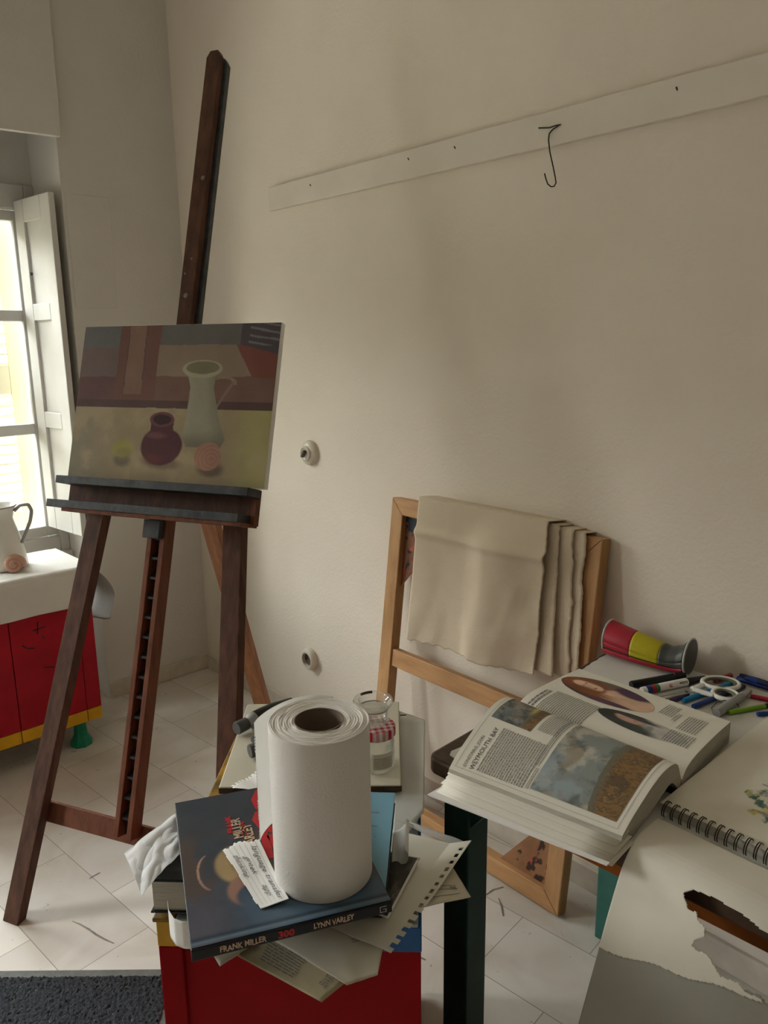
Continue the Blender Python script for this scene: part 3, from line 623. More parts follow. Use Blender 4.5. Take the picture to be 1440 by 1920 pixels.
def Rsurf(s, v, lift=0):
    x, z = crv(Rp_top, s); return (x, YY(s, v, 'R'), z+lift)
def block(top, bot, page, ext=0):
    mb = MB(); n = 40
    sec = [(crv(top, i/n), i/n) for i in range(n+1)]+[(crv(bot, 1-i/n), 1-i/n) for i in range(n+1)]
    fx = (lambda x, v: LX(x, v)) if page == 'L' else (lambda x, v: x)
    A = [(fx(c[0], 0), YY(s, 0, page), c[1]) for c, s in sec]; B = [(fx(c[0], 1), YY(s, 1, page), c[1]) for c, s in sec]; m_ = len(A)
    mb.add(A+B, [(i, (i+1) % m_, (i+1) % m_+m_, i+m_) for i in range(m_)])
    # end caps as strips
    for off in (0, m_):
        mb.add([(A+B)[off+i] for i in range(m_)], [(i, i+1, m_-2-i, m_-1-i) for i in range(n)])
    return mb
Rp_bot = [(0, 1.150, .7535), (.3, 1.21, .7535), (.6, 1.28, .7535), (1, 1.368, .7535)]
block(Lp_top, Lp_bot, 'L').build('left_page_block', M['pageedge'], ob)
block(Rp_top, Rp_bot, 'R').build('right_page_block', M['pageedge'], ob)
# fanned loose pages at the fore edge of the left side
for k in range(7):
    dx = -.004-.0062*k-.003*(k % 2); z1 = .772-.0024*k
    def fan(u, v, dx=dx, z1=z1, k=k):
        x, y, zz = Lsurf(0, v); return (x+dx*(1-u)+.02*u, y-.0016*k+.006*(k % 3)*(v-.5), z1+.004*u-.002*(1-u)*v-.003*(1-u)**2)
    MB().grid(fan, 6, 6).build('fanned_page', M['paper'], ob, smooth=True, solid=.0016)
MB().grid(lambda u, v: (LX(.876+(1.142-.876)*u, v), YY(0, v, 'L')-.004, .7532), 6, 4).build('back_cover', M['paperb'], ob, solid=.002)
MB().b2((1.128, YBk-.002, .7525), (1.150, YA+.002, .757)).build('spine', M['spine'], ob)
# pages
MB().grid(lambda u, v: Lsurf(u, v, .0008), 40, 6).build('left_page', M['paper'], ob, smooth=True)
MB().grid(lambda u, v: Rsurf(u, v, .0008), 40, 6).build('right_page', M['paper'], ob, smooth=True)
def Lpix(s0, s1, v0, v1, l=.0014): return lambda a, b: Lsurf(s0+(s1-s0)*a, v0+(v1-v0)*b, l)
def Rpix(s0, s1, v0, v1, l=.0014): return lambda a, b: Rsurf(s0+(s1-s0)*a, v0+(v1-v0)*b, l)
def sky_land(seed, tilt, stormy):
    def f(U, V):
        n = fbm(U*1.3, V, seed, 6, 4.0); n2 = fbm(U, V, seed+3, 6, 5); n3 = fbm(U*3, V*1.2, seed+6, 5, 14)
        c = np.zeros(U.shape+(3,))+np.array((.24, .27, .26))
        c = mixc(c, (.50, .48, .42), ss(n, .38, .66)); c = mixc(c, (.11, .12, .11), ss(n2, .44, .66)*.85); c = mixc(c, (.42, .35, .25), ss(n, .50, .70)*ss(n2, .35, .6)*.6); c = mixc(c, (.30, .37, .40), ss(fbm(U, V, seed+20, 4, 3), .5, .62)*ss(.6-U, 0, .3)*.8)
        if stormy: c = c*.55
        ln = tilt(U)+(n2-.5)*.05
        h = V > ln; e_ = np.zeros_like(c)+np.array((.24, .14, .055)); e_ = mixc(e_, (.12, .085, .05), ss(n3, .45, .6)); e_ = mixc(e_, (.40, .25, .10), ss(n3, .62, .72)*.7); e_ = mixc(e_, (.07, .06, .05), ss(n2, .55, .65)*.6)
        e_ = mixc(e_, (.16, .15, .11), ss(.12-(V-ln), 0, .1)); c = np.where(h[..., None], e_, c)
        if stormy: c = mixc(c, (.62, .48, .12), np.exp(-((V-ln)/.05)**2)*ss(U, .45, .8))
        return c
    return f
picture('large_landscape_print', Lpix(.10, .965, .475, .945), 170, 130, sky_land(5, lambda U: .68-.30*U+.24*U*U, False), M['paint'], ob)
picture('small_landscape_print', Lpix(.60, .945, .045, .30), 90, 70, sky_land(17, lambda U: .72-.02*U, True), M['paint'], ob)
def portrait(seed, rot):
    def f(U, V):       # U across (fore edge = 1), V down the page
        n = fbm(U, V, seed, 5, 8); c = np.zeros(U.shape+(3,))+np.array((.045, .04, .06))
        def el(cx, cy, rx, ry, e=.15): return 1-ss(np.sqrt(((U-cx)/rx)**2+((V-cy)/ry)**2), 1-e, 1+e)
        if rot == 0:
            c = mixc(c, (.17, .13, .10), ss(V+U*.5, .35, .8)); c = mixc(c, (.20, .060, .025), el(.50, .30, .34, .24, .3)); c = mixc(c, (.17, .05, .022), el(.30, .42, .22, .20, .3))
            c = mixc(c, (.66, .44, .31), el(.47, .76, .38, .32, .10)); c = mixc(c, (.70, .48, .34), el(.53, .50, .12, .16, .3)); c = mixc(c, (.24, .08, .035), el(.52, .24, .30, .25, .12)); c = mixc(c, (.74, .52, .38), el(.57, .28, .17, .17, .12))
            c = mixc(c, (.26, .14, .09), el(.635, .235, .040, .010, .5)); c = mixc(c, (.26, .14, .09), el(.50, .245, .040, .010, .5)); c = mixc(c, (.52, .30, .20), el(.575, .29, .018, .045, .6)*.8); c = mixc(c, (.50, .28, .19), el(.47, .31, .06, .09, .8)*.5)
            c = mixc(c, (.20, .065, .025), el(.34, .36, .14, .26, .5)*.9*ss(fbm(U*4, V*.6, 77, 4, 9), .3, .6)); c = mixc(c, (.24, .08, .03), el(.78, .26, .08, .22, .5)*.8); c = mixc(c, (.42, .14, .10), el(.55, .37, .055, .014, .5))
            c = mixc(c, (.075, .035, .075), el(.86, .72, .20, .20, .25)); c = mixc(c, (.10, .04, .07), el(.10, .66, .12, .25, .3)); c = mixc(c, (.22, .08, .03), el(.30, .30, .13, .28, .4)*.8)
        else:
            c = mixc(c, (.030, .035, .030), el(.5, .3, .5, .45)); c = mixc(c, (.50, .48, .45), ss(V, .42, .60)); c = mixc(c, (.05, .06, .05), el(.1, .4, .35, .3, .3)); c = mixc(c, (.50, .30, .24), el(.60, .36, .22, .17, .2)); c = mixc(c, (.05, .06, .055), el(.8, .35, .12, .3, .3))
            c = mixc(c, (.34, .17, .13), el(.58, .42, .05, .018, .6)*.8); c = mixc(c, (.12, .14, .13), el(.45, .60, .2, .04, .5)*.6)
        return c*(.8+.4*n[..., None])
    return f
def ov(u, v): return (u-.5)**2+(v-.5)**2 < .25
picture('large_oval_portrait_print', Rpix(.52, .93, .02, .63), 130, 150, portrait(7, 0), M['paint'], ob, keep=ov)
picture('small_oval_portrait_print', Rpix(.27, .53, .40, .92), 90, 110, portrait(9, 1), M['paint'], ob, keep=ov)
PW = .24; PH = .345
def Ltx(x, y): return Lsurf(x/PW, 1-y/PH, .0016)
def Rtx(x, y): return Rsurf(x/PW, 1-y/PH, .0016)
text('page_heading', 'CONSTABLE, JOHN', .0090, lambda x, y: Ltx(x+.016, y+PH-.030), M['ink'], ob)
text('page_heading', 'WEYMOUTH BAY', .0135, lambda x, y: Ltx(x+.016, y+PH-.047), M['ink'], ob)
rnd = random.Random(5)
for f_, x0_, x1_, y0_, y1_, p_, h_ in ((Ltx, .018, .128, PH*.565, PH-.054, .0052, .0021), (Ltx, .075, .215, PH*.545, PH*.545+.012, .0040, .0014), (Ltx, .155, .222, PH*.56, PH*.68, .0042, .0015), (Ltx, .02, .070, PH*.535, PH*.56, .0040, .0014),
        (Rtx, .022, .105, PH*.60, PH*.90, .0052, .0021), (Rtx, .135, .205, PH*.08, PH*.20, .0050, .0018), (Rtx, .175, .222, PH*.26, PH*.34, .0050, .0018), (Rtx, .160, .20, PH*.225, PH*.25, .0050, .0018), (Rtx, .075, .125, PH*.06, PH*.20, .0050, .0018), (Rtx, .022, .095, PH*.915, PH*.96, .0085, .0045)):
    pr = MB(); dashes(pr, f_, x0_, x1_, y0_, y1_, p_, h_, rnd); pr.build('text_block', M['inkg'], ob)
br_ = MB()
for q in (((.010, .012), (.010, PH-.010)), ((.010, PH-.010), (PW-.008, PH-.010)), ((.010, .012), (PW-.008, .012))):
    n = 16
    for i in range(n):
        a = np.array(q[0])+(np.array(q[1])-np.array(q[0]))*i/n; b = np.array(q[0])+(np.array(q[1])-np.array(q[0]))*(i+1)/n; d = nrm([b[1]-a[1], a[0]-b[0]])*.0003
        br_.add([Ltx(*(a-d)), Ltx(*(b-d)), Ltx(*(b+d)), Ltx(*(a+d))], [(0, 1, 2, 3)])
br_.build('page_border_line', M['inkg'], ob)

# ================================================================= SPIRAL SKETCHBOOK
sk = thing('spiral_sketchbook', 'wire-bound sketchbook open at a small watercolour, its turned pages hanging torn', 'sketchbook', (1.2, .3, TZ))
XR = 1.068; SY1 = .524
MB().b2((XR+.004, .09, TZ+.002), (1.56, SY1, TZ+.0175)).build('page_block', M['pageedge'], sk, bevel=.001)
MB().b2((XR+.003, .089, TZ+.0177), (1.562, SY1+.001, TZ+.0187)).build('top_page', M['paper'], sk)
def wcol(U, V):
    n = fbm(U*2, V, 41, 5, 7); n2 = fbm(U, V*2.5, 43, 5, 9); n3 = fbm(U*2, V, 47, 4, 12); base = np.zeros(U.shape+(3,))+np.array((.74, .72, .63))
    m_ = 1-ss(np.sqrt(((U-.5)/.42)**2+((V-.55)/.5)**2)+(n-.5)*.9, .8, 1.0)
    c = mixc(base, (.55, .47, .42), m_*ss(n, .4, .6)*.5); c = mixc(c, (.06, .17, .12), m_*ss(n2, .56, .60)); c = mixc(c, (.66, .55, .10), m_*ss(n3, .60, .64)); c = mixc(c, (.24, .26, .24), m_*ss(fbm(U*3, V, 51, 4, 15), .60, .64)*.8)
    return c
picture('watercolour_sketch', lambda a, b: (1.10+.235*a, .445-.20*b, TZ+.0191), 130, 110, wcol, M['paint'], sk)
i = 0; y = SY1-.010
while y > .14:
    for dd in (0, .0032):
        pts = []
        for k in range(21):
            t = math.radians(-35+ 250*k/20); pts.append((XR-.004+.0140*math.cos(t)+.004, y-dd-.0006*k/20, TZ+.0135+.0125*math.sin(t)))
        MB().tube(pts, .0009, 6).build('binding_ring', M['wire'], sk, smooth=True)
    y -= .0143
rm = MB(); y = SY1-.0243
while y > .14: rm.b2((XR-.0245, y-.0055, TZ+.0046), (XR-.019, y+.002, TZ+.0049)); y -= .0143
rm.build('punched_hole', M['black'], sk)
HPf = [(1.052, .757), (1.02, .760), (.985, .765), (.955, .765), (.936, .753), (.916, .722), (.895, .680), (.874, .633), (.828, .53), (.785, .43), (.760, .37)]
hl = [0]
for a, b in zip(HPf, HPf[1:]): hl.append(hl[-1]+math.dist(a, b))
def hang(s, yv, off=0):
    s = max(0, min(hl[-1], s)); x = np.interp(s, hl, [p[0] for p in HPf]); z = np.interp(s, hl, [p[1] for p in HPf]); return (x+off+.004*math.sin(yv*20)*sm(s/.2)*0, yv, z)
def hs(s, d=.02): return s
hole = [(1282, 1672), (1302, 1666), (1345, 1683), (1372, 1700), (1400, 1716), (1430, 1742), (1520, 1790), (1520, 1960), (1450, 1898), (1425, 1868), (1400, 1858), (1385, 1840), (1352, 1828), (1340, 1808), (1328, 1787), (1312, 1781), (1298, 1772), (1303, 1762), (1322, 1754), (1324, 1738), (1309, 1722), (1308, 1708), (1292, 1703)]
def below(px, py): return py > 1777+(px-1130)*.325+3*math.sin(px*.05)
def smooth_hang(s, yv, off=0):
    P = [np.array(hang(s+d, yv, off)) for d in (-.02, -.01, 0, .01, .02)]; return sum(P)/5
ylo = .16
def yskew(s, y): return y
kg = lambda u, v: (lambda q: not polyin(q[0], q[1], hole) and not below(*q))(proj(smooth_hang(u*.34, .505+(ylo-.505)*v)))
MB().grid(lambda u, v: smooth_hang(.002+u*.34, (lambda a: a+(ylo-a)*v)(.505+.010*(1-sm(u*.34/.12)))), 190, 190, kg).build('turned_page', M['paper'], sk, smooth=True, solid=.0006)
kg2 = lambda u, v: (lambda q: q[1] > 1770+(q[0]-1130)*.325 and not polyin(q[0], q[1], hole))(proj(smooth_hang(.16+u*.33, .505+(ylo-.505)*v)))
MB().grid(lambda u, v: smooth_hang(.16+u*.33, .505+(ylo-.505)*v, .0015), 150, 150, kg2).build('grey_backing_sheet', M['greycard'], sk, smooth=True, solid=.0008)

# ================================================================= PENCIL CASE
A = np.array([1.585, .935, .792]); B = np.array([1.605, .742, .794])
pc = thing('pencil_case', 'zipped vinyl pencil case in red, yellow and black bands by the wall', 'pencil case', (1.595, .84, TZ+.002))
ln = np.linalg.norm(B-A); dB = nrm(B-A); sd = nrm(np.cross(dB, [0, 0, 1])); 
def pcs(t, th):
    r = np.interp(t, [0, .1, .35, .6, .78, .9, 1.0], [.041, .040, .038, .035, .032, .034, .041]); rz = np.interp(t, [0, .2, .6, .8, 1.0], [1.0, .98, .92, .88, 1.0])
    c = A+(B-A)*t; c = c+np.array([0, 0, TZ+.003+r*rz-c[2]])+np.array([0, 0, .004*math.sin(math.pi*t)])*0
    c = c - sd*(.010*math.sin(math.pi*t))*(1 if sd[0] > 0 else -1)
    return c+sd*r*math.cos(th)+np.array([0, 0, 1])*r*rz*math.sin(th)
for nm, m, a, b in (('red_panel', 'pc_red', 0, .36), ('yellow_panel', 'pc_yel', .36, .70), ('black_panel', 'pc_blk', .70, .985)):
    MB().grid(lambda u, v, a=a, b=b: pcs(a+(b-a)*u, 2*math.pi*v), 14, 36).build(nm, M[m], pc, smooth=True, solid=.001)
sgn = -1 if sd[0] > 0 else 1
def line_at(th, dr=1.02): return [A+(B-A)*0+(pcs(t, th)-A)*1 for t in np.linspace(0, .98, 24)]
thz = math.pi if sd[0] > 0 else 0
for dth, m, nm, r in ((.55*(1 if thz else -1), 'pc_red', 'zip_tape', .0042), (.33*(1 if thz else -1), 'black', 'zip', .0018), (.75*(1 if thz else -1), 'pc_red', 'zip_tape', .0040)):
    MB().tube(line_at(thz+dth), r, 8).build(nm, M[m], pc, smooth=True)
for t, r in ((0.0, .041), (1.0, .042)):
    c = np.mean([pcs(t, a) for a in np.linspace(0, 2*math.pi, 16, endpoint=False)], 0); dd = dB if t else -dB
    MB().lathe(c, [(0, .0), (r-.002, 0), (r-.002, .002), (0, .0022)], 36, dd).build('end_disc', M['pc_blk' if t else 'pc_red'], pc)
    MB().tube([c+r*(math.cos(a)*sd+math.sin(a)*np.cross(sd, dB)) for a in np.linspace(0, 2*math.pi, 37)], .0024, 8, cap=False).build('piping', M['pc_whi'], pc, smooth=True)

# ================================================================= PENS
def pen(p, q, r, label, parts, z=TZ+.002, name='pen', cat='pen', group=None, zq=None):
    P = onz(*p, z+r); Q = onz(*q, (zq or z)+r); t = thing(name, label, cat, (P+Q)/2-np.array([0, 0, r]), group)
    for nm, m, a, b, ra, rb in parts:
        MB().tube([P+(Q-P)*a, P+(Q-P)*(a+.02*(b-a)), P+(Q-P)*(b-.02*(b-a)), P+(Q-P)*b], [ra*r*.9, ra*r, rb*r, rb*r*.9], 16).build(nm, M[m], t, smooth=True)
    return t, P, Q
pen((1183, 1284), (1283, 1266), .0085, 'black marker pen lying behind the white labelled marker', [('barrel', 'black', 0, .8, 1, 1), ('cap', 'black', .8, 1, 1.05, .95)], name='marker_pen', cat='marker')
t, P, Q = pen((1203, 1296), (1322, 1271), .0088, 'white marker with a black cap and red printed name', [('barrel', 'paperb', 0, .70, 1, 1), ('cap', 'black', .70, 1, .95, .65)], name='marker_pen', cat='marker')
dx_ = nrm(Q-P); uz = np.cross(dx_, nrm(np.cross([0, 0, 1], dx_)))
sdp = nrm(np.cross(dx_, [0, 0, 1])); 
if sdp@(EYE-P) < 0: sdp = -sdp
tl = np.linalg.norm(Q-P)
def mk_(x, y):   # wraps around the barrel on the camera side; reads from cap to end like the photo
    th = .75-y/.0088; return P+dx_*(tl*.66-x)+sdp*.0090*math.cos(th)+np.array([0, 0, .0090*math.sin(th)])
def mkw(x, y): th = .75+(-y)/.0088*-1; return P+dx_*(tl*.66-x)+sdp*.0091*math.cos(th)+np.array([0, 0, .0091*math.sin(th)])
text('printed_name', 'Artline', .0080, lambda x, y: P+dx_*(tl*.68-x)+sdp*.0091*math.cos(.95+y/.0088)+np.array([0, 0, .0091*math.sin(.95+y/.0088)])*1 if False else P+dx_*(tl*.68-x)+sdp*.0091*math.cos(.75-y/.0088)+np.array([0, 0, .0091*math.sin(.75-y/.0088)]), M['ink'], t, bold=.0003)
text('printed_name', '70', .0090, lambda x, y: P+dx_*(tl*.44-x)+sdp*.0091*math.cos(.75-y/.0088)+np.array([0, 0, .0091*math.sin(.75-y/.0088)]), M['inkred'], t, bold=.0004)
for a, b, m in ((.06, .14, 'p_blue'), (.14, .20, 'inkred'), (.20, .25, 'p_label')):
    MB().tube([P+(Q-P)*a, P+(Q-P)*b], .0090, 16, cap=False).build('label_band', M[m], t, smooth=True)
pen((1258, 1314), (1290, 1301), .0050, 'dark purple pen beneath the scissors, its end at the book', [('barrel', 'p_purp', 0, 1, 1, 1)])
pen((1284, 1313), (1372, 1281), .0056, 'bright cyan pen, its end beneath the scissors handle', [('barrel', 'p_cyan', 0, 1, 1, 1), ('end_plug', 'p_cyan', -.03, 0, .7, .95)])
pen((1300, 1325), (1395, 1287), .0056, 'dark blue pen lying in front of the cyan pen', [('barrel', 'p_blue', 0, .45, 1, 1), ('cap', 'p_navy', .45, 1, 1, 1)])
pen((1340, 1277), (1370, 1266), .0066, 'coral red pen behind the scissors', [('barrel', 'p_coral', 0, 1, .8, 1)])
g = 'navy pens in a bunch at the wall side of the table'
pen((1382, 1272), (1470, 1300), .0052, 'navy pen nearest the scissors in the bunch by the wall', [('barrel', 'p_navy', 0, 1, 1, 1), ('cap', 'p_blue', 0.0, .5, 1.1, 1.1)], group=g)
pen((1387, 1267), (1475, 1289), .0052, 'navy pen nearest the wall in the bunch', [('barrel', 'black', 0, 1, 1, 1), ('cap', 'p_navy', 0.0, .45, 1.1, 1.1)], group=g)
pen((1398, 1271), (1480, 1296), .0052, 'navy pen resting on the other two in the bunch', [('barrel', 'p_navy', 0, 1, 1, 1), ('clip', 'p_blue', .05, .3, 1.25, 1.2)], z=TZ+.010, group=g)
pen((1407, 1305), (1480, 1320), .0048, 'crimson pen pointing to the right edge of the table', [('barrel', 'p_crim', 0, 1, 1, 1)])
pen((1366, 1336), (1500, 1312), .0048, 'lime green pen beside the white book corner', [('barrel', 'p_green', 0, .5, 1, 1), ('grip', 'black', .5, .75, 1.02, 1.02), ('tip', 'p_grey', .75, 1, .9, .3)])
pen((1420, 1339), (1470, 1336), .0045, 'blue pen cap end peeping out beside the sketchbook', [('barrel', 'p_blue', 0, 1, 1, 1)])
pen((1343, 1337), (1405, 1296), .0095, 'fat grey glue tube lying beneath the scissors', [('barrel', 'p_grey', 0, .75, 1, .9), ('cap', 'metal', .75, 1, .8, .7)], name='glue_tube', cat='tube')
# scissors
zs = TZ+.014
scs = thing('scissors', 'white handled scissors with olive inner rings lying on the pens', 'scissors', onz(1330, 1290, zs))
def oval(cx, cy, rx, ry, z, n=40): 
    c = onz(cx, cy, z); ax_ = nrm(onz(cx+20, cy, z)-c); ay_ = np.cross([0, 0, 1], ax_); sx = np.linalg.norm(onz(cx+rx, cy, z)-c); sy = np.linalg.norm(onz(cx, cy+ry, z)-c)
    return c, ax_, ay_, sx, sy
for (cx_, cy_, rx, ry) in ((1351, 1281, 33, 10.5), (1360, 1302, 22, 9.5)):
    c, ax_, ay_, sx, sy = oval(cx_, cy_, rx, ry, zs); ring = [c+ax_*sx*math.cos(a)+ay_*sy*math.sin(a) for a in np.linspace(0, 2*math.pi, 41)]
    hn = MB().tube(ring, .0050, 10, cap=False).build('handle', M['enamel'], scs, smooth=True)
    MB().tube([c+ax_*(sx-.006)*math.cos(a)+ay_*(sy-.006)*math.sin(a) for a in np.linspace(0, 2*math.pi, 41)], .0036, 10, cap=False).build('inner_ring', M['olive'], hn, smooth=True)
for q in (((1318, 1284), (1300, 1292), 1), ((1338, 1304), (1300, 1293), 1)):
    MB().tube([onz(*q[0], zs), onz(*q[1], zs)], [.0065, .008], 10, ry=.7).build('handle_neck', M['enamel'], scs, smooth=True)
for q in (((1304, 1291), (1226, 1306), .010), ((1304, 1295), (1230, 1312), .009)):
    a, b = onz(*q[0], zs-.001), onz(*q[1], zs-.003); MB().beam(a, b, q[2], .0016, np.cross(b-a, [0, 0, 1])).build('blade', M['metal'], scs, bevel=.0005)
MB().lathe(onz(1287, 1297, zs), [(.0035, 0), (.003, .0015), (0, .002)], 12).build('pivot_screw', M['grey'], scs)
# clear blue set square and loop of thread
ts = [onz(x, y, TZ+.004) for x, y in ((1418, 1281), (1475, 1300), (1470, 1240))]; ts[2][2] += .03
MB().prism(ts, (0, 0, .002)).build('set_square', mat('blue_clear_plastic', (.12, .13, .28), .2, .1, 9), None, label='blue tinted plastic set square tilted over the navy pens', cat='ruler')
w = [onz(x, y, TZ+.003+.010*s) for x, y, s in ((1338, 1337, 0), (1334, 1327, .2), (1344, 1317, .8), (1358, 1313, 1.2), (1372, 1315, 1.2), (1384, 1321, .8), (1386, 1326, .3))]
MB().tube(w, .0008, 6).build('thin_wire', M['wire'], None, smooth=True, label='thin dark wire curling over the grey glue tube', cat='wire')

# ================================================================= RED BOX STOOL
d1 = nrm([.71, -.704, 0]); d2 = nrm([.704, .71, 0]); BA = np.array([.395, .940, 0]); BW, BD, BZ = .385, .60, .690
def Bp(a, b, z): return BA+d1*a+d2*b+np.array([0, 0, z])
bx = thing('painted_box_stand', 'bright red wooden box stand with a yellow and blue rim under the book pile', 'box', Bp(BW/2, BD/2, 0))
def bbox(a0, a1, b0, b1, z0, z1): return MB().box(Bp((a0+a1)/2, (b0+b1)/2, (z0+z1)/2), (a1-a0, b1-b0, z1-z0), (d1, d2, (0, 0, 1)))
bbox(.03, BW-.0, .008, BD-.02, .02, .640).build('body', M['red2'], bx, bevel=.002)
bbox(0, .036, 0, .036, 0, .640).build('corner_post', M['red2'], bx, bevel=.003)
bbox(0, .036, BD-.06, BD-.02, 0, .640).build('corner_post', M['red2'], bx, bevel=.003)
bbox(0, .25, -.001, BD-.02, .640, .683).build('rim', M['yellow'], bx, bevel=.002)
bbox(.25, BW+.001, -.002, BD-.02, .640, .683).build('rim', M['blue'], bx, bevel=.002)
bbox(.030, BW-.004, -.004, BD, .683, BZ).build('top_board', M['paleblue'], bx, bevel=.002)
bbox(-.004, .030, -.004, BD, .683, BZ).build('top_edge_strip', M['yellowd'], bx, bevel=.002)

def patch(c, sag=0, n=16, nseed=0, na=0, curl=None):
    P = [onz(x, y, z) if len((x, y, z)) == 3 else None for x, y, z in c]
    def f(u, v):
        p = P[0]*(1-u)*(1-v)+P[1]*u*(1-v)+P[2]*u*v+P[3]*(1-u)*v
        p = p+np.array([0, 0, sag*math.sin(math.pi*u)*math.sin(math.pi*v)+na*nz(u*3, v*3, nseed)])
        if curl: p = p+np.array(curl(u, v))
        return p
    return f
# boards and sheets on the back of the box
MB().grid(patch([(748, 1333, .6975), (797, 1350, .6975), (795, 1522, .6975), (735, 1600, .6975)], 0, na=.001, nseed=4), 16, 16).build('tracing_sheet', M['tracing'], None, smooth=True, solid=.0006, label='greyish translucent sheet sticking out beneath the cream board', cat='sheet')
q = [onz(*p, .700) for p in ((440, 1378), (520, 1330), (620, 1480), (372, 1497))]
ub = [Bp(.020, .20, BZ+.001), Bp(.012, .60, BZ+.001), Bp(.30, .60, BZ+.001), Bp(.30, .20, BZ+.001)]
MB().prism(ub, (0, 0, .009)).build('lower_board', M['boardg'], None, bevel=.001, label='worn grey wooden board beneath the cream painted board', cat='board')
cbp = [onz(*p, .714) for p in ((464, 1320), (748, 1315), (752, 1472), (410, 1476))]
brd = thing('painted_board', 'cream painted wooden board with a dark front edge carrying paint tubes and jars', 'board', np.mean(cbp, 0)-np.array([0, 0, .013]))
MB().prism([p-np.array([0, 0, .0125]) for p in cbp], (0, 0, .0125)).build('panel', M['board'], brd, bevel=.002)
MB().prism([cbp[2]+np.array([.001, -.001, -.0125]), cbp[2]+np.array([.001, -.001, -.002]), cbp[3]+np.array([-.001, -.001, -.002]), cbp[3]+np.array([-.001, -.001, -.0125])], (.0008, .0008, 0)).build('dark_front_edge', M['edge'], brd)
nn = onz(750, 1341, .708); nd = nrm(cbp[1]-cbp[0]); MB().tube([nn, nn+nd*.013, nn+nd*.0135], [.0012, .0012, .003], 8).build('nail', M['wire'], brd)
# paint tubes
def ptube(p, q, r, label, capr, blk=True, z=.714):
    P = onz(*p, z+r); Q = onz(*q, z+r); d = nrm(Q-P); t = thing('paint_tube', label, 'paint tube', (P+Q)/2-np.array([0, 0, r]), 'paint tubes lying on the cream board')
    L_ = .155
    MB().tube([P, P+d*.002, P+d*.027, P+d*.028], [capr*.93, capr, capr*.97, capr*.9], 20).build('cap', M['grey'], t, smooth=True)
    MB().tube([P+d*.028, P+d*.031, P+d*.040, P+d*.048], [capr*.7, capr*.8, r*.98, r], 20).build('shoulder', M['p_grey'], t, smooth=True)
    MB().tube([P+d*.048, P+d*.10, P+d*L_], [r, r*.95, r*.5], 20).build('tube_body', M['black' if blk else 'paperb'], t, smooth=True)
ptube((443, 1366), (500, 1338), .0175, 'fat black paint tube with a grey cap at the far edge of the cream board', .0135)
ptube((474, 1388), (500, 1376), .0095, 'small grey paint tube wedged between the two large tubes', .0075)
ptube((468, 1409), (510, 1396), .0160, 'large paint tube with a grey cap, nearest the kitchen roll', .0135, False)
# torn perforated scrap
def scrap(u, v): 
    P0, P1, P2, P3 = [onz(x, y, .7165) for x, y in ((430, 1479), (498, 1437), (520, 1470), (500, 1488))]
    return P0*(1-u)*(1-v)+P1*u*(1-v)+P2*u*v+P3*(1-u)*v+np.array([0, 0, .002+.002*math.sin(u*9+v*3)])
MB().grid(scrap, 48, 24, lambda u, v: not (v < .07 and int(u*22) % 2 == 0)).build('torn_paper_scrap', M['paperb'], None, smooth=True, solid=.0005, label='white torn paper scrap with a perforated edge on the cream board', cat='paper')
# jam jar with gingham lid
jp = np.array([.868, .985, .7145])
jj = thing('jam_jar', 'small glass jam jar with a red and white gingham lid', 'jar', jp)
MB().lathe(jp, [(0, .001), (.026, .001), (.031, .006), (.033, .014), (.033, .058), (.029, .068), (.028, .072), (.0268, .072), (.0275, .067), (.0312, .057), (.0312, .014), (.029, .008), (0, .0045)], 40).build('jar_body', M['glass'], jj, smooth=True)
MB().lathe(jp, [(0, .070), (.0335, .070), (.0355, .072), (.0355, .086), (.034, .089), (0, .0895)], 40).build('lid', M['gingham'], jj, smooth=True)
def jl(u, v): th = -2.6+1.3*u; return jp+np.array([.0336*math.cos(th), .0336*math.sin(th), .014+.032*v])
MB().grid(jl, 20, 8).build('paper_label', M['paperc'], jj, smooth=True)
lt = MB(); dashes(lt, lambda x, y: jp+np.array([.0339*math.cos(-2.6+x/.0339), .0339*math.sin(-2.6+x/.0339), .014+y]), .003, .040, .003, .026, .0032, .0011, random.Random(9)); lt.build('label_print', M['inkg'], jj)
kp = jp+np.array([-.004, .004, .0895])
kk = thing('glass_candle_jar', 'clear glass jar with a wide flat rim standing on the gingham lid', 'jar', kp)
MB().lathe(kp, [(0, .0), (.018, .0), (.026, .006), (.030, .018), (.0265, .032), (.027, .036), (.036, .043), (.0375, .048), (.036, .051), (.028, .051), (.026, .047), (.0245, .033), (.028, .018), (.024, .008), (0, .003)], 44).build('jar_glass', M['glass'], kk, smooth=True)
MB().tube([kp+np.array([.0275*math.cos(a), .0275*math.sin(a), .034]) for a in np.linspace(0, 2*math.pi, 37)], .0012, 6, cap=False).build('wire_clip', M['metal'], kk)
MB().tube([kp+np.array([.030*math.cos(a), .030*math.sin(a), .0505]) for a in np.linspace(.9, 1.7, 6)], .0025, 6).build('dark_residue', M['edge'], kk)

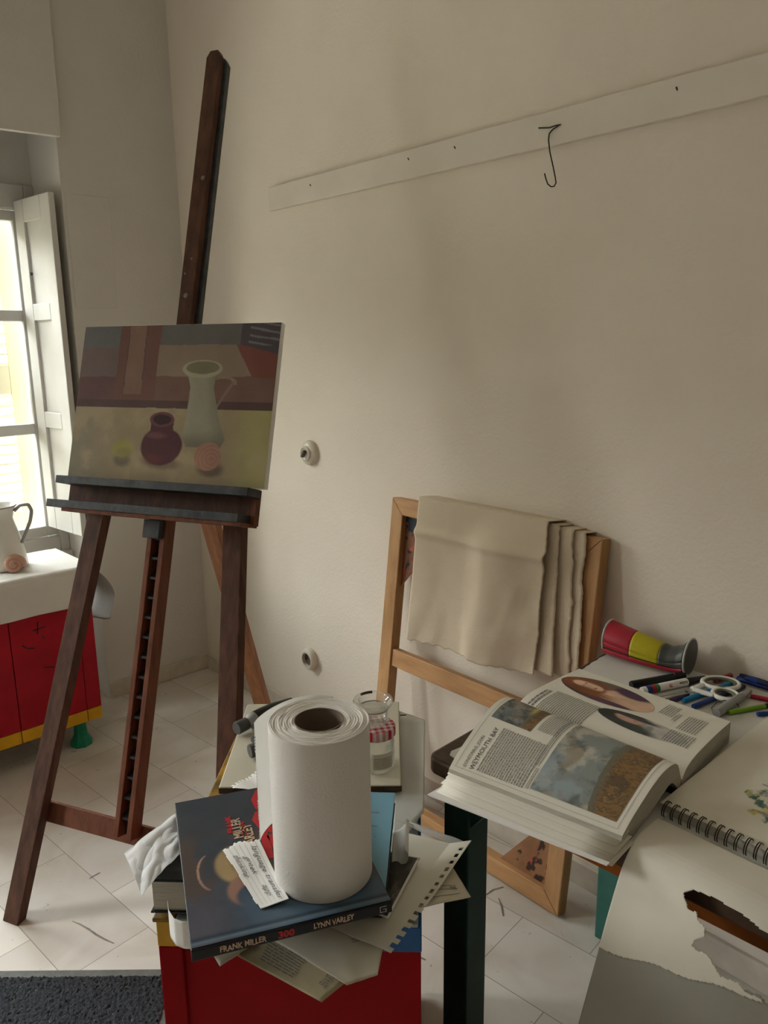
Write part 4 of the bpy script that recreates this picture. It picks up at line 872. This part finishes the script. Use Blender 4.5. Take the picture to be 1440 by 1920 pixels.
# ---- loose papers on the box
def sheet(name, c, m, label, sag=0, na=.002, seed=0, keep=None, n=30, cat='paper', parent=None, curl=None, solid=.0005):
    return MB().grid(patch(c, sag, nseed=seed, na=na, curl=curl), n, n, keep).build(name, M[m], parent, smooth=True, solid=solid, label=label, cat=cat)
z = BZ
yp = thing('yellowed_printed_page', 'yellowed printed page hanging lowest over the front of the red box', 'paper', onz(560, 1800, z+.002))
cy = [(440, 1745, z+.003), (655, 1845, z-.006), (603, 1879, z-.010), (405, 1775, z-.001)]
yf = patch([(380, 1700, z+.002), (700, 1770, z+.002), (603, 1879, z-.010), (400, 1772, z)], 0)
cyf = patch([(470, 1690, z+.002), (672, 1822, z-.003), (603, 1879, z-.010), (432, 1785, z-.002)], 0)
MB().grid(cyf, 20, 20).build('page', M['papero'], yp, smooth=True, solid=.0005)
yt = MB(); dashes(yt, lambda x, y: cyf(.30+x, y)+np.array([0, 0, .0012]), 0, .35, .30, .92, .060, .022, random.Random(2)); yt.build('printed_lines', M['inkg'], yp)
text('printed_title', 'TRAVEL', .105, lambda x, y: cyf(.93-y, .40+x*.9)+np.array([0, 0, .0014]), M['inkg'], yp)
sheet('blank_paper', [(370, 1740, z+.004), (470, 1745, z+.004), (468, 1775, z+.001), (412, 1812, z-.002)], 'paper', 'small white paper corner poking out under the spine of the top book', n=10)
wp = thing('loose_letter', 'large off-white letter sheet hanging over the front right of the red box', 'paper', onz(640, 1780, z+.004))
wf = patch([(470, 1715, z+.004), (752, 1690, z+.004), (735, 1790, z+.001), (651, 1846, z-.004)], 0, na=.002, nseed=2)
wf = patch([(465, 1735, z+.004), (740, 1665, z+.005), (708, 1828, z-.001), (650, 1847, z-.004)], 0, na=.002, nseed=2)
MB().grid(wf, 24, 24).build('page', M['paperc'], wp, smooth=True, solid=.0005)
wt = MB(); dashes(wt, lambda x, y: wf(x, y)+np.array([0, 0, .001]), .60, .68, .52, .58, .03, .012, random.Random(4)); dashes(wt, lambda x, y: wf(x, y)+np.array([0, 0, .001]), .42, .56, .20, .24, .04, .010, random.Random(14)); wt.build('stamp_marks', M['inkg'], wp)
rp = thing('printed_receipt', 'small printed sheet poking out at the right between the papers and the table leg', 'paper', onz(820, 1670, z+.003))
rf = patch([(760, 1600, z+.003), (850, 1628, z+.003), (883, 1682, z+.002), (775, 1705, z+.003)], 0, na=.001, nseed=8)
MB().grid(rf, 16, 16).build('page', M['paperc'], rp, smooth=True, solid=.0005)
rl_ = MB(); 
for yv in (.62, .70, .84): rl_.add([rf(.25, yv)+(0, 0, .001), rf(.85, yv)+(0, 0, .001), rf(.85, yv+.012)+(0, 0, .001), rf(.25, yv+.012)+(0, 0, .001)], [(0, 1, 2, 3)])
dashes(rl_, lambda x, y: rf(x, y)+np.array([0, 0, .001]), .72, .84, .66, .76, .04, .02, random.Random(6)); rl_.build('printed_lines', M['inkg'], rp)
pl_ = MB().grid(patch([(742, 1540, z+.006), (770, 1540, z+.007), (875, 1580, z+.006), (866, 1592, z+.004)], .002, na=.004, nseed=3), 20, 20)
pl_.build('plastic_sleeve', M['plastic'], None, smooth=True, solid=.0006, label='crinkled clear plastic sleeve along the upper edge of the perforated sheet', cat='plastic sleeve')
# perforated big sheet
psc = [(700, 1560, z+.009), (883, 1590, z+.012), (732, 1783, z+.005), (560, 1760, z+.007)]
def pk(u, v): return not (.935 < u < .975 and .05 < v < .97 and (v*15) % 1 < .45) and not (u >= .975 and v > .62 and (v*15) % 1 < .45)
psc = [(690, 1545, z+.005), (884, 1590, z+.011), (733, 1787, z+.004), (590, 1725, z+.004)]
MB().grid(patch(psc, .001, nseed=5, na=.0015, curl=lambda u, v: (0, 0, .014*max(0, u-.8)*5*(1-v)**2)), 140, 144, pk).build('perforated_sheet', M['paper'], None, smooth=True, solid=.0005, label='big off-white sketchbook sheet with a torn perforated edge, on the right of the pile', cat='paper')
dp = [(700, 1590, z+.0165), (788, 1609, z+.0165), (728, 1722, z+.014), (660, 1700, z+.014)]
dpf = patch(dp, 0)
dk = thing('dark_photo_print', 'dark glossy printed photo with a white border beside the light blue book', 'print', np.mean([onz(*q) for q in dp], 0))
MB().grid(dpf, 12, 12).build('print_sheet', M['paperb'], dk, smooth=True, solid=.0007)
def dcol(U, V): n = fbm(U, V, 61, 5, 6); c = np.zeros(U.shape+(3,))+np.array((.035, .032, .028)); c = mixc(c, (.10, .09, .08), ss(n, .5, .7)); c = mixc(c, (.30, .29, .26), ss(fbm(U*3, V*3, 63, 4, 6), .58, .64)*ss(V, .55, .8)); return c
picture('photo_image', lambda a, b: dpf(.0+.95*a, .02+.96*b)+np.array([0, 0, .0009]), 60, 60, dcol, M['gloss'], dk)

# ---- books
def bookbox(name, label, A_, dx, dy, w, d, z0, z1, cover, topm, pages='pageedge', hc=.0025, cat='book', spine=None):
    A_ = np.array(A_, float); t = thing(name, label, cat, A_+dx*w/2+dy*d/2+np.array([0, 0, z0-A_[2]]))
    def q(a, b, z): return np.array([*(A_[:2]), 0])+np.array([*(dx*a+dy*b)[:2], z])
    def bb(a0, a1, b0, b1, zz0, zz1): return MB().box(q((a0+a1)/2, (b0+b1)/2, (zz0+zz1)/2), (a1-a0, b1-b0, zz1-zz0), (dx, dy, (0, 0, 1)))
    bb(.004, w-.004, .004 if spine != 'front' else .002, d-.004, z0+hc, z1-hc).build('page_block', M[pages], t)
    bb(0, w, 0, d, z0, z0+hc).build('back_cover', M[cover], t, bevel=.0008)
    bb(0, w, 0, d, z1-hc, z1).build('front_cover', M[topm], t, bevel=.0008)
    if spine == 'front': bb(0, w, -.001, .003, z0, z1).build('spine', M['spine'], t, bevel=.0012)
    if spine == 'right': bb(w-.003, w+.001, 0, d, z0, z1).build('spine', M['spine'], t, bevel=.0012)
    return t, q
bk1, q1 = bookbox('thick_hardback_book', 'thick hardback with a dark pictorial cover at the bottom of the pile', onz(277, 1651, .752), d1, d2, .335, .150, z+.008, .752, 'dkcover', 'dkcover', spine='right')
def covf(U, V):
    n = fbm(U, V, 71, 5, 6); c = np.zeros(U.shape+(3,))+np.array((.030, .034, .036)); c = mixc(c, (.07, .075, .08), ss(n, .5, .7))
    def el(cx, cy, rx, ry, e=.2): return 1-ss(np.sqrt(((U-cx)/rx)**2+((V-cy)/ry)**2)+(n-.5)*.5, 1-e, 1+e)
    c = mixc(c, (.24, .105, .06), el(.09, .50, .09, .10)); c = mixc(c, (.42, .16, .05), el(.14, .66, .09, .05)); c = mixc(c, (.18, .09, .07), el(.05, .38, .07, .06)); c = mixc(c, (.13, .16, .04), el(.2, .85, .12, .08)); c = mixc(c, (.015, .02, .02), el(.12, .58, .10, .03)); return c
picture('cover_picture', lambda a, b: q1(.002+.331*a, .002+.146*b, .7524), 90, 70, covf, M['gloss'], bk1)
# light blue book: right edge from (740,1487) toward the viewer
BR = onz(741, 1486, .774); db2 = nrm(onz(725, 1645, .774)-BR); db1 = np.array([db2[1], -db2[0], 0]); 
if db1[0] > 0: db1 = -db1
bb0 = BR+db2*.235+db1*.20       # near-left corner
bk2, q2 = bookbox('light_blue_book', 'light blue paperback showing right of the kitchen roll', bb0, -db1, -db2, .20, .235, .7535, .774, 'dkcover', 'bluebook', hc=.0015)
text('cover_lettering', 'T', .022, lambda x, y: q2(.178-y*1.0, .185-x, .7743), M['inkg'], bk2); text('cover_lettering', 'Y', .022, lambda x, y: q2(.178-y, .150-x, .7743), M['inkg'], bk2); text('cover_lettering', '.', .022, lambda x, y: q2(.178-y, .120-x, .7743), M['inkg'], bk2)
# comic album on top
zc = .790
cA, cB, cC = onz(358, 1783, zc), onz(735, 1690, zc), onz(342, 1503, zc)
dx = nrm(cB-cA); dy = nrm(cC-cA); dy = nrm(dy-dy.dot(dx)*dx); wC = np.linalg.norm(cB-cA); dC = np.linalg.norm(cC-cA)
bk3, q3 = bookbox('comic_album', 'dark blue hardcover comic album with red numerals on top of the pile', cA, dx, dy, wC, dC, .7745, zc, 'spine', 'spine', pages='paper', hc=.0022, spine='front')
def cov3(U, V):    # U along spine, V away from the spine
    n = fbm(U, V, 81, 5, 5); n2 = fbm(U*2, V*2, 85, 5, 6); c = np.zeros(U.shape+(3,))+np.array((.052, .060, .074)); c = mixc(c, (.070, .120, .175), ss(.5-V, .0, .35)*ss(U, .0, .5)); c = mixc(c, (.085, .085, .11), ss(.3-U, 0, .2)*ss(.5-V, 0, .4)); c = mixc(c, (.085, .065, .060), ss(n, .42, .6)*ss(.32-np.abs(V-.45), 0, .15)*ss(.6-np.abs(U-.4), 0, .2)); c = mixc(c, (.12, .055, .045), ss(U, .8, .95)*ss(V, .1, .3))
    c = mixc(c, (.03, .05, .07), np.exp(-((V-.035)/.012)**2)); c = mixc(c, (.13, .19, .25), np.exp(-((V-.018)/.008)**2)*.8)
    def el(cx, cy, rx, ry, e=.12): return 1-ss(np.sqrt(((U-cx)/rx)**2+((V-cy)/ry)**2), 1-e, 1+e)
    sh1 = el(.30, .44, .13, .13)*(1-el(.40, .50, .14, .16)); c = mixc(c, (.42, .30, .15), sh1*.9)
    sh2 = el(.33, .26, .12, .10)*(1-el(.38, .215, .13, .085)); c = mixc(c, (.30, .17, .13), sh2); sh3 = el(.14, .42, .07, .12, .03)*(1-el(.152, .42, .07, .12, .03)); c = mixc(c, (.40, .24, .17), sh3*(U < .13))
    return c*(.82+.36*n2[..., None])
picture('cover_picture', lambda a, b: q3(.001+(wC-.002)*a, .003+(dC-.005)*b, zc+.0003), 150, 190, cov3, M['gloss'], bk3)
# title numerals painted as brush strokes, lettering reading away from the spine
def c3(x, y, l=.0008): return q3(wC*x, dC*y, zc+l)
def stroke(mb, pts, w):
    P = [np.array(p, float) for p in pts]; vs = []; fs = []
    for i, p in enumerate(P):
        d = nrm(P[min(i+1, len(P)-1)]-P[max(0, i-1)]); nn_ = np.array([-d[1], d[0]])*w*(.7+.5*abs(math.sin(i*1.7+.6)))
        vs += [c3(*(p-nn_)), c3(*(p+nn_))]
    return mb.add(vs, [(2*i, 2*i+1, 2*i+3, 2*i+2) for i in range(len(P)-1)])
def ccov(px, py): q_ = onz(px, py, zc)-cA; return (q_@dx)/wC, (q_@dy)/dC
nm = MB()
stroke(nm, [ccov(*p) for p in ((520, 1478), (500, 1480), (484, 1486), (477, 1500), (485, 1514), (498, 1518), (520, 1520))], .022)
stroke(nm, [ccov(*p) for p in ((498, 1520), (484, 1526), (480, 1537), (490, 1550), (510, 1556), (530, 1548))], .022)
stroke(nm, [ccov(*p) for p in ((492, 1556), (497, 1572), (502, 1590), (506, 1610))], .022); stroke(nm, [ccov(*p) for p in ((504, 1566), (514, 1580), (522, 1600), (540, 1606))], .016)
nm.build('title_numerals', M['inkred'], bk3)
def ctext(body, px, py, size, m, bold=.0006, ys=1.25):
    a0_, b0_ = ccov(px, py); text('cover_lettering', body, size, lambda x, y: q3(wC*a0_-y*ys, dC*b0_+x, zc+.0010), M[m], bk3, bold=bold)
ctext('MILLER', 457, 1571, .0160, 'inktan', .0004, 1.2); ctext('VARLEY', 481, 1588, .0165, 'inktan', .0004, 1.2); ctext('FRANK', 438, 1562, .0135, 'inkred', .0006, .85); ctext('LYNN', 463, 1566, .0125, 'inkred', .0006, .8)
# spine lettering
sn = -dy
def sp(x, y): return q3(x, -.0016, .7745+.0036+y)
text('spine_lettering', 'FRANK MILLER', .0108, lambda x, y: sp(x*.80+.0335, y*1.05+.0006+.0007*math.sin(x*330)), M['inktan'], bk3, bold=.0003)
text('spine_lettering', '300', .0130, lambda x, y: sp(x*1.05+.1050, y), M['inkred'], bk3, bold=.0006)
text('spine_lettering', 'LYNN VARLEY', .0104, lambda x, y: sp(x*.79+.1500, y*1.05+.0008+.0007*math.sin(x*330)), M['inktan'], bk3, bold=.0003)
lo = MB()
for a0_, b0_, a1_, b1_ in ((0, 0, .009, .001), (0, 0, .001, .009), (0, .008, .009, .009), (.0078, 0, .009, .005), (.004, .004, .009, .005)):
    lo.add([sp(wC-.017+a0_, b0_), sp(wC-.017+a1_, b0_), sp(wC-.017+a1_, b1_), sp(wC-.017+a0_, b1_)], [(0, 1, 2, 3)])
lo.build('spine_emblem', M['pc_whi'], bk3)
# handwritten torn note
npx = [(412, 1592), (483, 1572), (541, 1688), (488, 1703)]
nf = patch([(x, y, zc+.0035) for x, y in npx], .001, nseed=1, na=.003)
nt_ = thing('torn_note', 'torn strip of lined paper with handwriting on the comic album', 'note', onz(475, 1640, zc+.002))
def nk(u, v): return u > .02+.02*math.sin(v*31)+.012*math.sin(v*70) and v > .02*math.sin(u*23)+.01 and not (u > .93 and v > .93 and (u-.93)**2+(v-.93)**2 > .004)
npx2 = [onz(412, 1590, zc+.004), onz(484, 1572, zc+.004), onz(542, 1688, zc+.004), onz(487, 1704, zc+.0025)]
def nf(u, v):     # u: down the long side, v: across from left to right
    a = npx2[0]*(1-v)+npx2[1]*v; b = npx2[3]*(1-v)+npx2[2]*v; return a*(1-u)+b*u+np.array([0, 0, .0018*math.sin(u*5+v*2)+.001])
MB().grid(nf, 80, 50, lambda u, v: u > .03+.03*math.sin(v*9+.5)+.012*math.sin(v*47) and v > .012+.012*math.sin(u*19) and not (u > .92 and v < .05)).build('paper', M['paperb'], nt_, smooth=True, solid=.0004)
rlm = MB()
for vv in (.16, .30, .44, .58, .72, .86): rlm.add([nf(.06+.9*i/12, vv+d)+(0, 0, .0006) for i in range(13) for d in (0, .012)], [(2*i, 2*i+1, 2*i+3, 2*i+2) for i in range(12)])
rlm.build('ruled_lines', mat('pale_ruling', (.52, .54, .60), .8), nt_)
def hand(body, u0, v0, size): text('handwriting', body, size, lambda x, y: nf(u0+x, v0+y*1.9)+np.array([0, 0, .0010]), M['pencil'], nt_, shear=.3, jitter=.02)
hand('language transfer', .12, .70, .122); hand('app', .70, .46, .12); hand('greek', .26, .40, .12); hand('thinking', .20, .15, .11)

# ================================================================= KITCHEN ROLL
rc = onz(607, 1631, zc+.001); rad = .0668
r_ = ray(601, 1348); tt = rc[1]/r_[1]; RH = H+tt*r_[2]-rc[2]
kr = thing('kitchen_roll', 'tall white kitchen paper roll standing on the comic album', 'paper roll', rc)
MB().lathe(rc, [(.0325, 0), (rad-.001, 0), (rad, .002), (rad, RH-.003), (rad-.0015, RH-.0005)], 96).build('rolled_paper', M['tissue'], kr, smooth=True)
tp = MB()
def topf(u, v):
    r = .0325+(rad-.0335)*u; th = 2*math.pi*v; return rc+np.array([r*math.cos(th), r*math.sin(th), RH-.0008+.0004*math.sin(u*60+th)+.0016*nz(math.cos(th)*2+u*5, math.sin(th)*2, u*6)])
MB().grid(topf, 40, 96).build('wound_edge', M['tissue'], kr, smooth=True)
MB().lathe(rc, [(.0325, RH-.001), (.0328, RH+.0005), (.0315, RH+.0005), (.0312, RH-.001), (.0312, .001)], 48).build('cardboard_core', M['card'], kr, smooth=True)
thc = math.atan2(-rc[1], -rc[0])          # direction to the camera
def loose(u, v):      # loose outer sheet leaving the roll behind and hanging at the left
    th = thc+math.pi*1.08-u*math.pi*.60*1.0 if False else thc-math.pi*1.10+u*math.pi*.60
    r = rad+.001+.017*u**1.5; z0_ = .006+.050*sm(u*1.3); zz = z0_+(RH-z0_)*v+.002*math.sin(u*6)*v-.004*u*(1-v)
    return rc+np.array([r*math.cos(th), r*math.sin(th), zz])
MB().grid(loose, 60, 80, lambda u, v: u < .985+.012*math.sin(v*240)).build('loose_sheet', M['thin'], kr, smooth=True, solid=.0005)

# ---- crumpled and curled papers round the pile
cp = [(345, 1520, .765), (350, 1560, .756), (262, 1668, .758), (232, 1603, .752)]
def crum(u, v):
    P = [onz(*q) for q in cp]; p = P[0]*(1-u)*(1-v)+P[1]*u*(1-v)+P[2]*u*v+P[3]*(1-u)*v
    h = .011*abs(nz(u*1.8, v*2.4, 3))+.004*abs(nz(u*3.6, v*4.4, 8)); return p+np.array([0, 0, h+.006*math.sin(math.pi*v)])
cp = [(350, 1520, .760), (360, 1588, .754), (266, 1682, .756), (233, 1602, .757)]
MB().grid(crum, 46, 46).build('crumpled_wrapper', M['wrap'], None, solid=.0006, label='crumpled white plastic wrapping sticking out at the left of the pile', cat='wrapping')
# curled slip at the left front
def slip(u, v):
    px = np.interp(u, [0, .12, .35, .6, 1], [314, 316, 326, 342, 372]); top = np.interp(u, [0, .12, .35, .6, 1], [1688, 1706, 1722, 1728, 1728]); bot = np.interp(u, [0, .12, .35, .6, 1], [1752, 1760, 1775, 1781, 1782])
    zt = .742; P = onz(px, top, zt); w_ = .006*math.sin(math.pi*u); q = ray(px, bot); tt_ = P[1]/q[1]; Z = H+tt_*q[2]
    return np.array([P[0]*1.0, P[1], zt+(Z-zt)*v])
MB().grid(slip, 24, 8).build('curled_slip', M['paperb'], None, smooth=True, solid=.0006, label='curled white paper slip hanging at the left front of the pile', cat='paper')
# curled paper at the right of the blue book
def curl(u, v):
    c = onz(742, 1585, .730); a = -1.9+u*2.6; r = .020
    ax_ = nrm([.35, .35, .16]); s1 = nrm(np.cross(ax_, [0, 0, 1])); s2 = np.cross(s1, ax_)
    return c+ax_*(.075*(v-.3)*(1-.55*abs(u-.5)))+s1*r*math.cos(a)+s2*r*math.sin(a)
MB().grid(curl, 24, 14).build('curled_paper', M['paperb'], None, smooth=True, solid=.0005, label='curled white paper scrap standing up beside the light blue book', cat='paper')

# ================================================================= RUG
r0_ = onz(0, 1825, 0); r1_ = onz(300, 1822, 0); rd = nrm(r1_-r0_); rn = np.array([rd[1], -rd[0], 0]); 
if rn@(-r0_) < 0: rn = -rn
R0 = r0_-rd*.9
R1 = r0_+rd*.46
rg = thing('floor_rug', 'charcoal short pile rug with a grey bound edge on the floor', 'rug', (R0+R1)/2+rn*.6)
MB().prism([R0, R1, R1+rn*1.2, R0+rn*1.2], (0, 0, .007)).build('bound_edge', M['rugb'], rg)
def rugf(u, v): p = R0+(R1-R0)*(.02+.96*u)+rn*(.022+1.15*v); return p+np.array([0, 0, .0095+.004*nz(p[0], p[1], 1, 160)+.003*nz(p[0], p[1], 5, 330)])
MB().grid(rugf, 420, 330).build('pile', M['rug'], rg, smooth=True)
fl = bpy.data.objects['floor']
for pts_ in ([(135, 1727), (150, 1733), (166, 1742), (180, 1752), (198, 1762), (214, 1769)], [(904, 1683), (925, 1668), (944, 1663)], [(935, 1684), (941, 1700), (944, 1718)], [(168, 1648), (172, 1644), (188, 1636)], [(776, 1788), (786, 1794), (798, 1800)]):
    m_ = MB(); P_ = [onz(*p, .0006) for p in pts_]
    vs_ = []
    for k_, p_ in enumerate(P_):
        d_ = nrm(P_[min(k_+1, len(P_)-1)]-P_[max(k_-1, 0)]); w_ = np.array([-d_[1], d_[0], 0])*.0022*(.35+math.sin(math.pi*(k_+.3)/len(P_))); vs_ += [p_-w_, p_+w_]
    m_.add(vs_, [(2*k_, 2*k_+1, 2*k_+3, 2*k_+2) for k_ in range(len(P_)-1)]).build('scratch_mark', M['scratch'], fl)

# ================================================================= LIGHT
w = bpy.data.worlds.new('sky'); S.world = w; w.use_nodes = True; nt = w.node_tree; bg = nt.nodes['Background']
tc = nt.nodes.new('ShaderNodeTexCoord'); sx = nt.nodes.new('ShaderNodeSeparateXYZ'); nt.links.new(tc.outputs['Generated'], sx.inputs[0])
# pale house fronts low down, bright hazy sky above them, dimmer on the far side of the house
zr = nt.nodes.new('ShaderNodeMapRange'); zr.inputs[1].default_value = -1; zr.inputs[2].default_value = 1; nt.links.new(sx.outputs['Z'], zr.inputs[0])
cr = nt.nodes.new('ShaderNodeValToRGB'); nt.links.new(zr.outputs[0], cr.inputs[0])
el = cr.color_ramp.elements; el[0].position = .0; el[0].color = (.42, .40, .35, 1); el[1].position = 1.0; el[1].color = (.80, .90, 1.0, 1)
for z_, c_ in ((-.50, (.42, .40, .35)), (-.36, (.031, .0305, .0265)), (.13, (.033, .0325, .028)), (.25, (1.0, 1.0, .97))): q_ = el.new((z_+1)/2); q_.color = (*c_, 1)
yr = nt.nodes.new('ShaderNodeMapRange'); yr.inputs[1].default_value = -.02; yr.inputs[2].default_value = .25; yr.inputs[3].default_value = .02; yr.inputs[4].default_value = 1; nt.links.new(sx.outputs['Y'], yr.inputs[0])
mu_ = nt.nodes.new('ShaderNodeMixRGB'); mu_.blend_type = 'MULTIPLY'; mu_.inputs[0].default_value = 1; nt.links.new(cr.outputs[0], mu_.inputs[1]); nt.links.new(yr.outputs[0], mu_.inputs[2])
nt.links.new(mu_.outputs[0], bg.inputs['Color']); bg.inputs['Strength'].default_value = 33.0
def portal(loc, sxx, syy, rot):
    l = bpy.data.lights.new('window_portal', 'AREA'); l.shape = 'RECTANGLE'; l.size = sxx; l.size_y = syy; l.cycles.is_portal = True
    o = bpy.data.objects.new('window_portal', l); COL.objects.link(o); o.location = loc; o.rotation_euler = rot
portal(((NX0+NX1)/2, YW+.46, 1.36), NX1-NX0, 1.54, (math.radians(-90), 0, 0))
portal(((QX0+QX1)/2, YW+.46, 1.435), QX1-QX0, 1.63, (math.radians(-90), 0, 0))
S.view_settings.view_transform = 'Standard'; S.view_settings.look = 'None'; S.view_settings.gamma = 1; S.view_settings.use_curve_mapping = False
S.view_settings.exposure = 0.0
S.cycles.use_denoising = True
S.cycles.max_bounces = 12; S.cycles.diffuse_bounces = 8; S.cycles.transparent_max_bounces = 24
